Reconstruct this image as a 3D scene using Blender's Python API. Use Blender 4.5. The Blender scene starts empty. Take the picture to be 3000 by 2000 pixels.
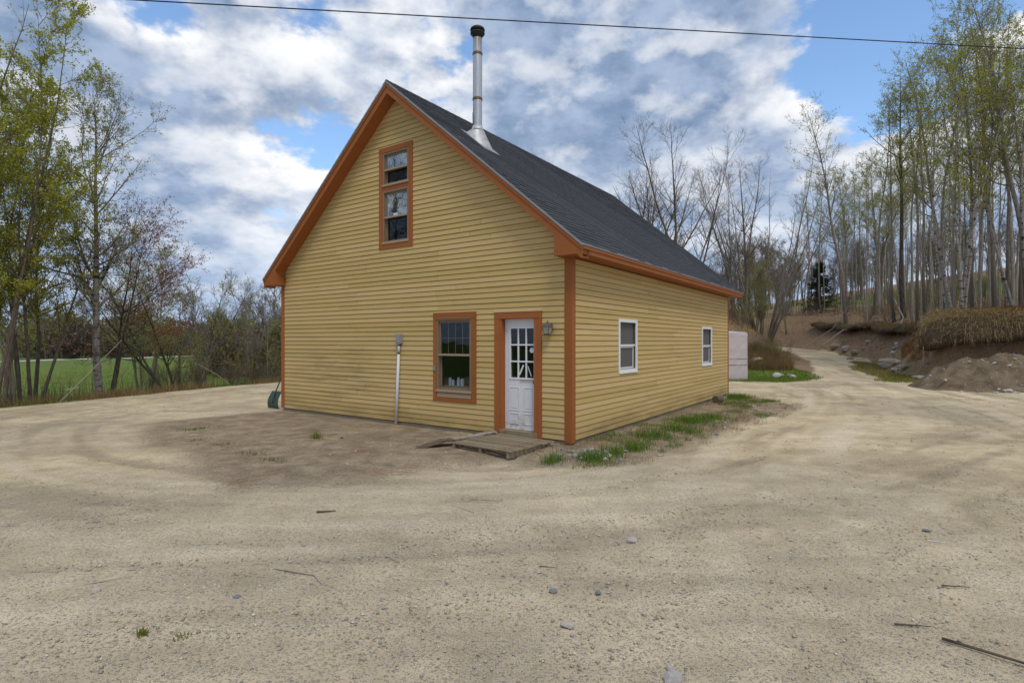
import bpy, math, random
import numpy as np
from mathutils import Vector, Matrix

R = math.radians
scene = bpy.context.scene
COL = scene.collection
random.seed(7)

# ------------------------------------------------------------------ camera, sky, sun, exposure
cam_data = bpy.data.cameras.new('camera')
cam_data.sensor_width = 36.0
cam_data.lens = 1620.0 / 3000.0 * 36.0
cam_data.clip_start = 0.1
cam_data.clip_end = 3000.0
cam = bpy.data.objects.new('camera', cam_data)
cam.location = (0.0, 0.0, 1.69)
cam.rotation_euler = (R(90), 0, 0)
COL.objects.link(cam)
scene.camera = cam

SUN_EL, SUN_AZ = R(58), R(163)          # azimuth measured from +Y towards +X
SUN_STRENGTH, SUN_ANGLE = 1.5, R(18)
SKY_STRENGTH = 0.10
EXPOSURE = 0.18

scene.view_settings.view_transform = 'Standard'
scene.view_settings.look = 'None'
scene.view_settings.gamma = 1.0
scene.view_settings.exposure = EXPOSURE
scene.view_settings.use_curve_mapping = False
scene.render.engine = 'CYCLES'
scene.cycles.use_denoising = True
scene.cycles.max_bounces = 6
scene.cycles.diffuse_bounces = 3
scene.cycles.glossy_bounces = 3
scene.cycles.transmission_bounces = 4
scene.cycles.transparent_max_bounces = 8
scene.cycles.use_adaptive_sampling = True
scene.cycles.adaptive_threshold = 0.015


class NT:
    """small helper for node trees"""
    def __init__(self, tree):
        self.t = tree
        tree.nodes.clear()

    def n(self, kind, ins=None, **props):
        nd = self.t.nodes.new(kind)
        for k, v in props.items():
            setattr(nd, k, v)
        if ins:
            for k, v in ins.items():
                self.set(nd.inputs[k], v)
        return nd

    def set(self, sock, v):
        if isinstance(v, bpy.types.NodeSocket):
            self.t.links.new(v, sock)
        elif isinstance(v, bpy.types.Node):
            self.t.links.new(v.outputs[0], sock)
        else:
            if hasattr(sock, 'default_value') and not isinstance(v, (int, float)) and len(v) == 3 and sock.type == 'RGBA':
                v = (*v, 1.0)
            sock.default_value = v

    def m(self, op, a, b=None, c=None, clamp=False):
        ins = {0: a}
        if b is not None: ins[1] = b
        if c is not None: ins[2] = c
        return self.n('ShaderNodeMath', ins, operation=op, use_clamp=clamp).outputs[0]

    def vm(self, op, a, b=None, scale=None):
        nd = self.n('ShaderNodeVectorMath', {0: a}, operation=op)
        if b is not None: self.set(nd.inputs[1], b)
        if scale is not None: self.set(nd.inputs['Scale'], scale)
        return nd.outputs[0]

    def mix(self, f, a, b, mode='MIX'):
        nd = self.n('ShaderNodeMix', data_type='RGBA', blend_type=mode)
        self.set(nd.inputs[0], f)
        self.set(nd.inputs[6], a)
        self.set(nd.inputs[7], b)
        return nd.outputs[2]

    def ramp(self, v, a, b, lo=0.0, hi=1.0, kind='SMOOTHSTEP'):
        nd = self.n('ShaderNodeMapRange', {0: v, 1: a, 2: b, 3: lo, 4: hi}, interpolation_type=kind)
        return nd.outputs[0]

    def noise(self, vec, scale, detail=4.0, rough=0.5, dist=0.0, dim='3D', color=False, lac=2.0):
        nd = self.n('ShaderNodeTexNoise', {'Vector': vec, 'Scale': scale, 'Detail': detail, 'Roughness': rough, 'Distortion': dist, 'Lacunarity': lac}, noise_dimensions=dim)
        return nd.outputs[1] if color else nd.outputs[0]

    def voro(self, vec, scale, feature='F1', out=0, rand=1.0, dim='3D', smooth=None):
        nd = self.n('ShaderNodeTexVoronoi', {'Vector': vec, 'Scale': scale, 'Randomness': rand}, feature=feature, voronoi_dimensions=dim)
        if smooth is not None: nd.inputs['Smoothness'].default_value = smooth
        return nd.outputs[out]

    def sep(self, vec):
        return self.n('ShaderNodeSeparateXYZ', {0: vec}).outputs

    def comb(self, x, y, z):
        return self.n('ShaderNodeCombineXYZ', {0: x, 1: y, 2: z}).outputs[0]


# world: Nishita sky with a deck of broken cumulus
world = bpy.data.worlds.new('World')
scene.world = world
world.use_nodes = True
w = NT(world.node_tree)
sky = w.n('ShaderNodeTexSky', sky_type='NISHITA', sun_disc=False, sun_elevation=SUN_EL, sun_rotation=SUN_AZ,
          altitude=200.0, air_density=1.0, dust_density=0.6, ozone_density=1.4)
d = w.n('ShaderNodeTexCoord').outputs['Generated']
dx, dy, dz = w.sep(d)[0:3]
pu0 = w.comb(dx, dy, w.m('MULTIPLY', w.m('POWER', w.m('MAXIMUM', dz, 0.0), 0.8), 1.7))
SHIFT = (1.7, 4.9, 0.35)


def cloud_density(vec, det):
    big = w.noise(vec, 2.3, 1.0, 0.5)
    fine = w.noise(vec, 6.5, det, 0.56)
    return w.m('MULTIPLY_ADD', fine, 0.62, w.m('MULTIPLY', big, 0.62))


den = cloud_density(w.vm('ADD', pu0, SHIFT), 6.0)
den_up = cloud_density(w.vm('ADD', w.vm('ADD', pu0, (0.02, 0.0, 0.055)), SHIFT), 5.0)
T0 = 0.440


def gap(direction, r0, r1, amount):
    dist = w.n('ShaderNodeVectorMath', {0: d, 1: direction}, operation='DISTANCE').outputs['Value']
    return w.ramp(dist, r0, r1, amount, 0.0)


den_c = w.m('SUBTRACT', den, gap((0.51, 0.725, 0.475), 0.07, 0.24, 0.28))
den_c = w.m('SUBTRACT', den_c, gap((-0.50, 0.735, 0.455), 0.02, 0.11, 0.30))
cover = w.ramp(den_c, T0 - 0.01, T0 + 0.055)
thick = w.ramp(den_c, T0 + 0.04, T0 + 0.26)
lit = w.ramp(w.m('SUBTRACT', den, den_up), -0.11, 0.13)
white = w.m('MULTIPLY_ADD', lit, 1.05, w.m('MULTIPLY_ADD', thick, -0.66, 0.13), clamp=True)
grey = w.mix(w.ramp(w.noise(pu0, 11.0, 5.0, 0.6), 0.32, 0.68), (1.9, 2.75, 4.3), (3.7, 4.6, 6.2))
ccol = w.mix(white, grey, (9.2, 9.25, 9.4))
horizon = w.ramp(dz, 0.0, 0.30, 0.5, 0.0)
ccol = w.mix(horizon, ccol, (5.0, 6.3, 8.4))
blue = w.mix(1.0, sky.outputs[0], (1.75, 1.95, 2.05), 'MULTIPLY')
blue = w.mix(w.ramp(dz, 0.0, 0.25, 0.75, 0.0), blue, (4.2, 6.2, 8.8))
skycol = w.mix(cover, blue, ccol)
bg = w.n('ShaderNodeBackground', {'Color': skycol, 'Strength': SKY_STRENGTH})
world.cycles.sampling_method = 'MANUAL'
world.cycles.sample_map_resolution = 256
wo = w.n('ShaderNodeOutputWorld')
w.t.links.new(bg.outputs[0], wo.inputs[0])

sun_data = bpy.data.lights.new('sun', 'SUN')
sun_data.energy = SUN_STRENGTH
sun_data.angle = SUN_ANGLE
sun_data.color = (1.0, 0.95, 0.88)
sun = bpy.data.objects.new('sun', sun_data)
to_sun = Vector((math.sin(SUN_AZ) * math.cos(SUN_EL), math.cos(SUN_AZ) * math.cos(SUN_EL), math.sin(SUN_EL)))
sun.rotation_euler = to_sun.to_track_quat('Z', 'Y').to_euler()
sun.location = to_sun * 60
COL.objects.link(sun)
# ---SKYEND---

# ------------------------------------------------------------------ helpers: objects
def tag(o, label=None, cat=None, group=None, kind=None):
    if label: o['label'] = label
    if cat: o['category'] = cat
    if group: o['group'] = group
    if kind: o['kind'] = kind
    return o


def link(o, parent=None):
    COL.objects.link(o)
    if parent is not None:
        o.parent = parent
    return o


def empty(name, loc=(0, 0, 0), rz=0.0, parent=None):
    o = bpy.data.objects.new(name, None)
    o.empty_display_size = 0.2
    o.location = loc
    o.rotation_euler = (0, 0, rz)
    return link(o, parent)


class MB:
    def __init__(self):
        self.v, self.f = [], []

    def add(self, vs, fs):
        b = len(self.v)
        self.v.extend([tuple(p) for p in vs])
        self.f.extend([tuple(b + i for i in f) for f in fs])
        return self

    def box(self, x0, x1, y0, y1, z0, z1):
        return self.add([(x0, y0, z0), (x1, y0, z0), (x1, y1, z0), (x0, y1, z0), (x0, y0, z1), (x1, y0, z1), (x1, y1, z1), (x0, y1, z1)],
                        [(0, 3, 2, 1), (4, 5, 6, 7), (0, 1, 5, 4), (1, 2, 6, 5), (2, 3, 7, 6), (3, 0, 4, 7)])

    def hexa(self, pts):
        return self.add(pts, [(0, 3, 2, 1), (4, 5, 6, 7), (0, 1, 5, 4), (1, 2, 6, 5), (2, 3, 7, 6), (3, 0, 4, 7)])

    def prism(self, a, b):
        """two matching polygons a (front) and b (back)"""
        n = len(a)
        fs = [tuple(range(n)), tuple(range(2 * n - 1, n - 1, -1))]
        fs += [(i, n + i, n + (i + 1) % n, (i + 1) % n) for i in range(n)]
        return self.add(list(a) + list(b), fs)

    def ring(self, prof, c=(0, 0), seg=20, axis='z'):
        """lathe: prof = [(r, h)...] round the vertical through c"""
        vs = []
        for r, h in prof:
            for k in range(seg):
                a = 2 * math.pi * k / seg
                vs.append((c[0] + r * math.cos(a), c[1] + r * math.sin(a), h))
        fs = []
        for i in range(len(prof) - 1):
            for k in range(seg):
                k2 = (k + 1) % seg
                fs.append((i * seg + k, i * seg + k2, (i + 1) * seg + k2, (i + 1) * seg + k))
        fs.append(tuple(range(seg - 1, -1, -1)))
        fs.append(tuple((len(prof) - 1) * seg + k for k in range(seg)))
        return self.add(vs, fs)

    def tube(self, path, rad, seg=6):
        path = [Vector(p) for p in path]
        if isinstance(rad, (int, float)):
            rad = [rad] * len(path)
        vs, fs = [], []
        for i, p in enumerate(path):
            t = (path[min(i + 1, len(path) - 1)] - path[max(i - 1, 0)]).normalized()
            ref = Vector((0, 0, 1)) if abs(t.z) < 0.9 else Vector((1, 0, 0))
            u = t.cross(ref).normalized()
            v = t.cross(u)
            for k in range(seg):
                a = 2 * math.pi * k / seg
                vs.append(p + (u * math.cos(a) + v * math.sin(a)) * rad[i])
        for i in range(len(path) - 1):
            for k in range(seg):
                k2 = (k + 1) % seg
                fs.append((i * seg + k, i * seg + k2, (i + 1) * seg + k2, (i + 1) * seg + k))
        fs.append(tuple(range(seg - 1, -1, -1)))
        fs.append(tuple((len(path) - 1) * seg + k for k in range(seg)))
        return self.add(vs, fs)

    def mesh(self, name, mat, smooth=False):
        me = bpy.data.meshes.new(name)
        me.from_pydata(self.v, [], self.f)
        me.update()
        if mat: me.materials.append(mat)
        if smooth:
            me.polygons.foreach_set('use_smooth', [True] * len(me.polygons))
        return me

    def build(self, name, mat, parent=None, smooth=False, bevel=0.0):
        o = bpy.data.objects.new(name, self.mesh(name, mat, smooth))
        link(o, parent)
        if bevel:
            md = o.modifiers.new('bevel', 'BEVEL')
            md.width = bevel
            md.segments = 2
            md.limit_method = 'ANGLE'
        return o


def np_mesh(name, V, Q, mat, smooth=False):
    """mesh from numpy: V (n,3), Q (m,k) with k equal for all faces"""
    me = bpy.data.meshes.new(name)
    V = np.ascontiguousarray(V, dtype=np.float32)
    Q = np.ascontiguousarray(Q, dtype=np.int32)
    k = Q.shape[1]
    me.vertices.add(len(V))
    me.vertices.foreach_set('co', V.ravel())
    me.loops.add(Q.size)
    me.loops.foreach_set('vertex_index', Q.ravel())
    me.polygons.add(len(Q))
    me.polygons.foreach_set('loop_start', np.arange(0, Q.size, k, dtype=np.int32))
    me.polygons.foreach_set('loop_total', np.full(len(Q), k, dtype=np.int32))
    if smooth:
        me.polygons.foreach_set('use_smooth', np.ones(len(Q), dtype=bool))
    me.update(calc_edges=True)
    if mat: me.materials.append(mat)
    return me


def obj(name, me, parent=None, loc=None):
    o = bpy.data.objects.new(name, me)
    if loc is not None: o.location = loc
    return link(o, parent)


def copy_tree(o, parent=None):
    c = o.copy()
    link(c)
    c.parent = parent
    for ch in o.children:
        copy_tree(ch, c)
    return c


# ------------------------------------------------------------------ materials
def material(name):
    m = bpy.data.materials.new(name)
    m.use_nodes = True
    t = NT(m.node_tree)
    out = t.n('ShaderNodeOutputMaterial')
    b = t.n('ShaderNodeBsdfPrincipled')
    t.t.links.new(b.outputs[0], out.inputs[0])
    t.b, t.out = b, out
    b.inputs['Specular IOR Level'].default_value = 0.3
    return m, t


def bump(t, h, strength, dist=0.01):
    t.set(t.b.inputs['Normal'], t.n('ShaderNodeBump', {'Height': h, 'Strength': strength, 'Distance': dist}).outputs[0])


def simple(name, col, rough=0.6, metal=0.0, var=0.15, scale=6.0, bmp=0.0, spec=0.3):
    m, t = material(name)
    co = t.n('ShaderNodeTexCoord').outputs['Object']
    nz = t.noise(co, scale, 5, 0.6)
    c = t.mix(nz, [x * (1 - var) for x in col], [min(1, x * (1 + var)) for x in col])
    t.set(t.b.inputs['Base Color'], c)
    t.b.inputs['Roughness'].default_value = rough
    t.b.inputs['Metallic'].default_value = metal
    t.b.inputs['Specular IOR Level'].default_value = spec
    if bmp: bump(t, nz, bmp)
    return m


def paint_wood(name, col, dirt, var=0.16, stain=None, house_xy=False):
    """painted boards: grain, per-board tone, grime blotches; stain = mildew patch on the gable"""
    m, t = material(name)
    co = t.n('ShaderNodeTexCoord').outputs['Object']
    rnd = t.n('ShaderNodeObjectInfo').outputs['Random']
    st = t.n('ShaderNodeMapping', {'Vector': co, 'Scale': (1.2, 1.2, 24.0)}).outputs[0]
    grain = t.noise(st, 3.0, 6, 0.65)
    blot = t.noise(t.n('ShaderNodeMapping', {'Vector': co, 'Scale': (0.55, 0.55, 3.5)}).outputs[0], 1.2, 6, 0.65)
    spots = t.noise(co, 9.0, 4, 0.6)
    c = t.mix(grain, [x * (1 - var * 0.6) for x in col], [min(1, x * (1 + var * 0.5)) for x in col])
    tone = t.m('MULTIPLY_ADD', rnd, 0.17, 0.92)
    c = t.mix(1.0, c, t.comb(tone, tone, t.m('MULTIPLY', tone, tone)), 'MULTIPLY')
    g = t.m('MULTIPLY', t.ramp(blot, 0.50, 0.74), t.ramp(grain, 0.25, 0.75))
    c = t.mix(t.m('MULTIPLY', g, 0.38), c, dirt)
    c = t.mix(t.m('MULTIPLY', t.ramp(spots, 0.68, 0.80), 0.40), c, dirt)
    if stain:
        x, y, z = t.sep(co)[0:3]
        # mildewed stretch low on the left of the gable
        ex = t.m('DIVIDE', t.m('ADD', x, 6.3), 2.1)
        ez = t.m('DIVIDE', t.m('SUBTRACT', z, 0.95), 0.75)
        e = t.m('ADD', t.m('MULTIPLY', ex, ex), t.m('MULTIPLY', ez, ez))
        sm = t.noise(t.n('ShaderNodeMapping', {'Vector': co, 'Scale': (0.45, 1.0, 6.5)}).outputs[0], 1.5, 7, 0.7)
        k = t.m('MULTIPLY', t.ramp(e, 0.0, 1.2, 1.0, 0.0), t.ramp(sm, 0.42, 0.66))
        # splash-back grime on the lowest courses
        low = t.m('MULTIPLY', t.ramp(z, 0.0, 0.42, 1.0, 0.0), t.ramp(blot, 0.30, 0.65))
        k = t.m('MAXIMUM', t.m('MULTIPLY', k, 0.5), t.m('MULTIPLY', low, 0.5))
        c = t.mix(k, c, stain)
    t.set(t.b.inputs['Base Color'], c)
    t.set(t.b.inputs['Roughness'], t.m('MULTIPLY_ADD', grain, 0.25, 0.50))
    bump(t, grain, 0.25, 0.004)
    return m


M = {}
M['clap'] = paint_wood('yellow_clapboard_paint', (0.56, 0.395, 0.158), (0.23, 0.150, 0.055), stain=(0.16, 0.105, 0.035))
M['trim'] = paint_wood('orange_trim_paint', (0.325, 0.106, 0.027), (0.12, 0.046, 0.018), var=0.34)
M['wallback'] = simple('wall_sheathing', (0.10, 0.075, 0.045), 0.8)
M['concrete'] = simple('foundation_concrete', (0.30, 0.245, 0.17), 0.9, var=0.25, scale=4.0, bmp=0.4)
M['white_vinyl'] = simple('white_vinyl', (0.78, 0.79, 0.80), 0.35, var=0.04)
M['door_white'] = None
M['tan_vinyl'] = simple('tan_window_frame', (0.235, 0.165, 0.10), 0.45, var=0.10, scale=12)
M['tan_light'] = simple('pale_weathered_sill', (0.36, 0.28, 0.19), 0.6, var=0.15, scale=12)
M['dark_room'] = simple('dark_interior', (0.055, 0.05, 0.045), 0.9)
M['screen'] = simple('insect_screen', (0.12, 0.112, 0.105), 0.75, var=0.06, scale=2.0)
M['black_metal'] = simple('black_cap_metal', (0.02, 0.022, 0.026), 0.5, var=0.2)
M['galv'] = simple('grey_metal', (0.33, 0.35, 0.36), 0.45, 0.6, var=0.15)
M['drip'] = simple('drip_edge_metal', (0.28, 0.30, 0.32), 0.5, 0.3, var=0.15, scale=3)
M['pvc'] = simple('pale_conduit', (0.62, 0.64, 0.66), 0.4, var=0.06)
M['boxgrey'] = simple('conduit_box_grey', (0.27, 0.29, 0.28), 0.5, var=0.08)
M['green_plastic'] = simple('dark_green_plastic', (0.045, 0.085, 0.07), 0.45, var=0.15, scale=8)
M['dark_wood'] = simple('dark_handle_wood', (0.085, 0.065, 0.05), 0.7, var=0.25, scale=10)
M['wire'] = simple('black_wire', (0.012, 0.012, 0.013), 0.5, var=0.05)
M['lantern_metal'] = simple('weathered_lantern_metal', (0.13, 0.125, 0.115), 0.6, 0.3, var=0.25, scale=20)
M['white_sticker'] = simple('pale_sticker', (0.62, 0.66, 0.70), 0.5, var=0.05)
M['brass'] = simple('dull_brass', (0.20, 0.14, 0.06), 0.4, 0.7, var=0.2)
M['wrap'] = simple('pinkish_white_wrap', (0.52, 0.46, 0.45), 0.6, var=0.10, scale=2.5, bmp=0.3)
M['lantern_glass'] = simple('frosted_lantern_glass', (0.33, 0.285, 0.22), 0.25, var=0.15, scale=14, spec=0.5)

# white door, stained at the foot
m, t = material('white_door_paint')
co = t.n('ShaderNodeTexCoord').outputs['Object']
x, y, z = t.sep(co)[0:3]
nz = t.noise(co, 7.0, 6, 0.65)
k = t.m('MULTIPLY', t.ramp(z, 0.10, 0.50, 1.0, 0.0), t.ramp(nz, 0.46, 0.62))
t.set(t.b.inputs['Base Color'], t.mix(t.m('MULTIPLY', k, 0.65), t.mix(nz, (0.66, 0.66, 0.68), (0.76, 0.76, 0.77)), (0.36, 0.29, 0.17)))
t.b.inputs['Roughness'].default_value = 0.45
M['door_white'] = m

# chimney pipe: brushed steel, tarnished at the top
m, t = material('tarnished_stainless')
co = t.n('ShaderNodeTexCoord').outputs['Object']
x, y, z = t.sep(co)[0:3]
st = t.noise(t.n('ShaderNodeMapping', {'Vector': co, 'Scale': (14, 14, 0.5)}).outputs[0], 2.0, 5, 0.6)
soot = t.m('MULTIPLY', t.ramp(z, 7.7, 8.2), t.ramp(st, 0.35, 0.6))
t.set(t.b.inputs['Base Color'], t.mix(soot, t.mix(st, (0.42, 0.42, 0.43), (0.66, 0.66, 0.67)), (0.30, 0.20, 0.13)))
t.b.inputs['Metallic'].default_value = 0.75
t.set(t.b.inputs['Roughness'], t.m('MULTIPLY_ADD', st, 0.2, 0.33))
M['steel'] = m

m, t = material('flashing_metal')
co = t.n('ShaderNodeTexCoord').outputs['Object']
nz = t.noise(co, 6.0, 5, 0.6)
t.set(t.b.inputs['Base Color'], t.mix(t.ramp(nz, 0.4, 0.7), (0.52, 0.52, 0.52), (0.36, 0.35, 0.33)))
t.b.inputs['Metallic'].default_value = 0.3
t.b.inputs['Roughness'].default_value = 0.5
M['flash'] = m

# asphalt shingles
m, t = material('charcoal_shingle')
co = t.n('ShaderNodeTexCoord').outputs['Object']
rnd = t.n('ShaderNodeObjectInfo').outputs['Random']
isl = t.n('ShaderNodeNewGeometry').outputs['Random Per Island']
gran = t.noise(co, 260.0, 2, 0.6)
blot = t.noise(t.n('ShaderNodeNewGeometry').outputs['Position'], 1.1, 4, 0.6)
v = t.m('ADD', t.m('MULTIPLY', isl, 0.42), t.m('MULTIPLY', blot, 0.38))
v = t.m('ADD', v, t.m('MULTIPLY', gran, 0.55))
t.set(t.b.inputs['Base Color'], t.mix(v, (0.013, 0.014, 0.0155), (0.085, 0.088, 0.096)))
t.b.inputs['Roughness'].default_value = 0.92
t.b.inputs['Specular IOR Level'].default_value = 0.12
M['shingle'] = m

# window glass: thin sheet, part mirror part clear
def glass(name, refl_min, refl_max, tint=(0.8, 0.84, 0.85)):
    m = bpy.data.materials.new(name)
    m.use_nodes = True
    t = NT(m.node_tree)
    out = t.n('ShaderNodeOutputMaterial')
    co = t.n('ShaderNodeTexCoord').outputs['Object']
    wob = t.n('ShaderNodeBump', {'Height': t.noise(co, 2.3, 2, 0.5), 'Strength': 0.05, 'Distance': 0.05}).outputs[0]
    g = t.n('ShaderNodeBsdfGlossy', {'Color': (0.92, 0.95, 0.97, 1), 'Roughness': 0.015, 'Normal': wob})
    tr = t.n('ShaderNodeBsdfTransparent', {'Color': (*tint, 1)})
    fr = t.n('ShaderNodeLayerWeight', {'Blend': 0.25}).outputs['Facing']
    f = t.ramp(fr, 0.0, 0.9, refl_min, refl_max, 'LINEAR')
    mx = t.n('ShaderNodeMixShader', {0: f})
    t.t.links.new(tr.outputs[0], mx.inputs[1])
    t.t.links.new(g.outputs[0], mx.inputs[2])
    t.t.links.new(mx.outputs[0], out.inputs[0])
    return m


M['glass'] = glass('window_glass', 0.02, 0.11)
M['glass_bright'] = glass('double_glazed_glass', 0.20, 0.75)


def weathered(name, a, b, dark):
    m, t = material(name)
    co = t.n('ShaderNodeTexCoord').outputs['Object']
    rnd = t.n('ShaderNodeObjectInfo').outputs['Random']
    g = t.noise(t.n('ShaderNodeMapping', {'Vector': co, 'Scale': (1.2, 22, 22)}).outputs[0], 2.0, 6, 0.7)
    bl = t.noise(co, 3.5, 4, 0.6)
    c = t.mix(g, a, b)
    c = t.mix(t.ramp(bl, 0.5, 0.75), c, dark)
    tone = t.m('MULTIPLY_ADD', rnd, 0.35, 0.8)
    c = t.mix(1.0, c, t.comb(tone, tone, tone), 'MULTIPLY')
    t.set(t.b.inputs['Base Color'], c)
    t.b.inputs['Roughness'].default_value = 0.85
    bump(t, g, 0.5, 0.004)
    return m


M['pallet'] = weathered('weathered_pallet_wood', (0.16, 0.12, 0.075), (0.36, 0.29, 0.19), (0.14, 0.11, 0.06))
M['rotten'] = weathered('rotten_wood', (0.07, 0.05, 0.035), (0.19, 0.145, 0.10), (0.045, 0.035, 0.025))
M['pale_wood'] = weathered('bleached_dead_wood', (0.26, 0.22, 0.17), (0.46, 0.41, 0.34), (0.16, 0.13, 0.10))
M['dark_stick'] = weathered('dark_dead_wood', (0.05, 0.04, 0.03), (0.14, 0.11, 0.08), (0.03, 0.025, 0.02))


def rock_mat(name, a, b, c3):
    m, t = material(name)
    co = t.n('ShaderNodeTexCoord').outputs['Object']
    rnd = t.n('ShaderNodeObjectInfo').outputs['Random']
    n1 = t.noise(co, 5.0, 8, 0.65)
    n2 = t.noise(co, 1.3, 3, 0.5)
    c = t.mix(t.ramp(n1, 0.3, 0.7), a, b)
    c = t.mix(t.m('MULTIPLY', t.ramp(t.m('ADD', n2, t.m('MULTIPLY', rnd, 0.4)), 0.55, 0.8), 0.8), c, c3)
    t.set(t.b.inputs['Base Color'], c)
    t.b.inputs['Roughness'].default_value = 0.85
    bump(t, n1, 0.5, 0.02)
    return m


M['rock'] = rock_mat('grey_rock', (0.20, 0.185, 0.165), (0.36, 0.335, 0.30), (0.30, 0.25, 0.19))
M['rock_pale'] = rock_mat('pale_rock', (0.34, 0.31, 0.26), (0.58, 0.54, 0.47), (0.40, 0.38, 0.36))
M['rock_blue'] = rock_mat('blue_grey_rock', (0.14, 0.16, 0.18), (0.27, 0.29, 0.31), (0.22, 0.22, 0.22))


def bark(name, a, b, dark=None, birch=False):
    m, t = material(name)
    co = t.n('ShaderNodeTexCoord').outputs['Object']
    x, y, z = t.sep(co)[0:3]
    n1 = t.noise(t.n('ShaderNodeMapping', {'Vector': co, 'Scale': (9, 9, 2.2)}).outputs[0], 1.5, 6, 0.65)
    c = t.mix(t.ramp(n1, 0.3, 0.7), a, b)
    if birch:
        rings = t.noise(t.n('ShaderNodeMapping', {'Vector': co, 'Scale': (2.2, 2.2, 9.0)}).outputs[0], 1.0, 5, 0.7)
        c = t.mix(t.ramp(rings, 0.53, 0.60), c, (0.05, 0.04, 0.033))
    if dark:
        lo = t.m('MULTIPLY', t.ramp(z, 0.3, 4.5, 1.0, 0.0), t.ramp(n1, 0.25, 0.6))
        c = t.mix(t.m('MULTIPLY', lo, 0.75), c, dark)
    t.set(t.b.inputs['Base Color'], c)
    t.b.inputs['Roughness'].default_value = 0.9
    t.b.inputs['Specular IOR Level'].default_value = 0.15
    bump(t, n1, 0.5, 0.02)
    return m


M['bark_grey'] = bark('grey_aspen_bark', (0.155, 0.130, 0.102), (0.33, 0.285, 0.232), dark=(0.055, 0.045, 0.035))
M['bark_pale'] = bark('pale_aspen_bark', (0.20, 0.174, 0.140), (0.37, 0.325, 0.27))
M['bark_brown'] = bark('brown_bark', (0.105, 0.082, 0.062), (0.225, 0.182, 0.142))
M['bark_dark'] = bark('dark_bark', (0.035, 0.028, 0.022), (0.13, 0.112, 0.092))
M['bark_birch'] = bark('white_birch_bark', (0.20, 0.178, 0.150), (0.36, 0.33, 0.29), birch=True)
M['twig'] = bark('brown_twig_bark', (0.115, 0.090, 0.068), (0.20, 0.162, 0.124))
M['twig_grey'] = bark('grey_twig_bark', (0.145, 0.124, 0.100), (0.24, 0.208, 0.172))


def leaf(name, a, b, trans=0.45):
    m = bpy.data.materials.new(name)
    m.use_nodes = True
    t = NT(m.node_tree)
    out = t.n('ShaderNodeOutputMaterial')
    isl = t.n('ShaderNodeNewGeometry').outputs['Random Per Island']
    c = t.mix(isl, a, b)
    df = t.n('ShaderNodeBsdfDiffuse', {'Color': c})
    tl = t.n('ShaderNodeBsdfTranslucent', {'Color': t.mix(1.0, c, (1.25, 1.3, 0.9), 'MULTIPLY')})
    mx = t.n('ShaderNodeMixShader', {0: trans})
    t.t.links.new(df.outputs[0], mx.inputs[1])
    t.t.links.new(tl.outputs[0], mx.inputs[2])
    t.t.links.new(mx.outputs[0], out.inputs[0])
    return m


M['leaf_yg'] = leaf('young_yellow_green_leaf', (0.26, 0.265, 0.03), (0.46, 0.46, 0.085))
M['leaf_pale'] = leaf('pale_spring_leaf', (0.25, 0.25, 0.06), (0.44, 0.43, 0.14))
M['leaf_green'] = leaf('fresh_green_leaf', (0.10, 0.14, 0.022), (0.22, 0.26, 0.05))
M['leaf_red'] = leaf('red_maple_bud', (0.19, 0.040, 0.020), (0.34, 0.10, 0.045), 0.35)
M['leaf_ever'] = leaf('dark_spruce_needle', (0.012, 0.026, 0.012), (0.035, 0.060, 0.026), 0.15)
M['grass_green'] = leaf('green_grass_blade', (0.07, 0.14, 0.018), (0.18, 0.27, 0.05), 0.35)
M['grass_field'] = leaf('meadow_grass_blade', (0.085, 0.150, 0.020), (0.20, 0.27, 0.05), 0.35)
M['grass_mix'] = leaf('mixed_dead_grass', (0.15, 0.105, 0.055), (0.48, 0.36, 0.20), 0.25)
M['grass_dry'] = leaf('dry_brown_grass', (0.16, 0.098, 0.045), (0.36, 0.255, 0.135), 0.3)
M['grass_rust'] = leaf('rusty_dry_grass', (0.15, 0.075, 0.030), (0.30, 0.165, 0.070), 0.3)
M['far_brown'] = leaf('far_brown_twigs', (0.12, 0.088, 0.066), (0.235, 0.18, 0.135), 0.25)
M['far_olive'] = leaf('far_olive_leaf', (0.15, 0.14, 0.04), (0.30, 0.27, 0.09), 0.35)
M['far_red'] = leaf('far_russet_twigs', (0.15, 0.105, 0.085), (0.26, 0.19, 0.155), 0.25)
M['debris'] = leaf('woody_debris', (0.10, 0.078, 0.058), (0.40, 0.34, 0.27), 0.0)
M['dead_leaf'] = leaf('dead_leaf', (0.11, 0.066, 0.035), (0.27, 0.185, 0.11), 0.2)
M['weed'] = leaf('olive_weed', (0.14, 0.15, 0.03), (0.27, 0.26, 0.075), 0.35)
M['brush_stem'] = leaf('brown_brush_stem', (0.075, 0.052, 0.040), (0.175, 0.130, 0.095), 0.1)
M['root'] = leaf('dark_root', (0.035, 0.026, 0.018), (0.10, 0.075, 0.05), 0.0)

# ------------------------------------------------------------------ terrain
def _hash(ix, iy, seed):
    h = (ix.astype(np.int64) * 374761393 + iy.astype(np.int64) * 668265263 + seed * 982451653) & 0xffffffff
    h = ((h ^ (h >> 13)) * 1274126177) & 0xffffffff
    return ((h ^ (h >> 16)) & 0xffff) / 65535.0


def vnoise(x, y, seed=0):
    ix, iy = np.floor(x), np.floor(y)
    fx, fy = x - ix, y - iy
    fx = fx * fx * (3 - 2 * fx)
    fy = fy * fy * (3 - 2 * fy)
    a, b = _hash(ix, iy, seed), _hash(ix + 1, iy, seed)
    c, e = _hash(ix, iy + 1, seed), _hash(ix + 1, iy + 1, seed)
    return (a * (1 - fx) + b * fx) * (1 - fy) + (c * (1 - fx) + e * fx) * fy


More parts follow.
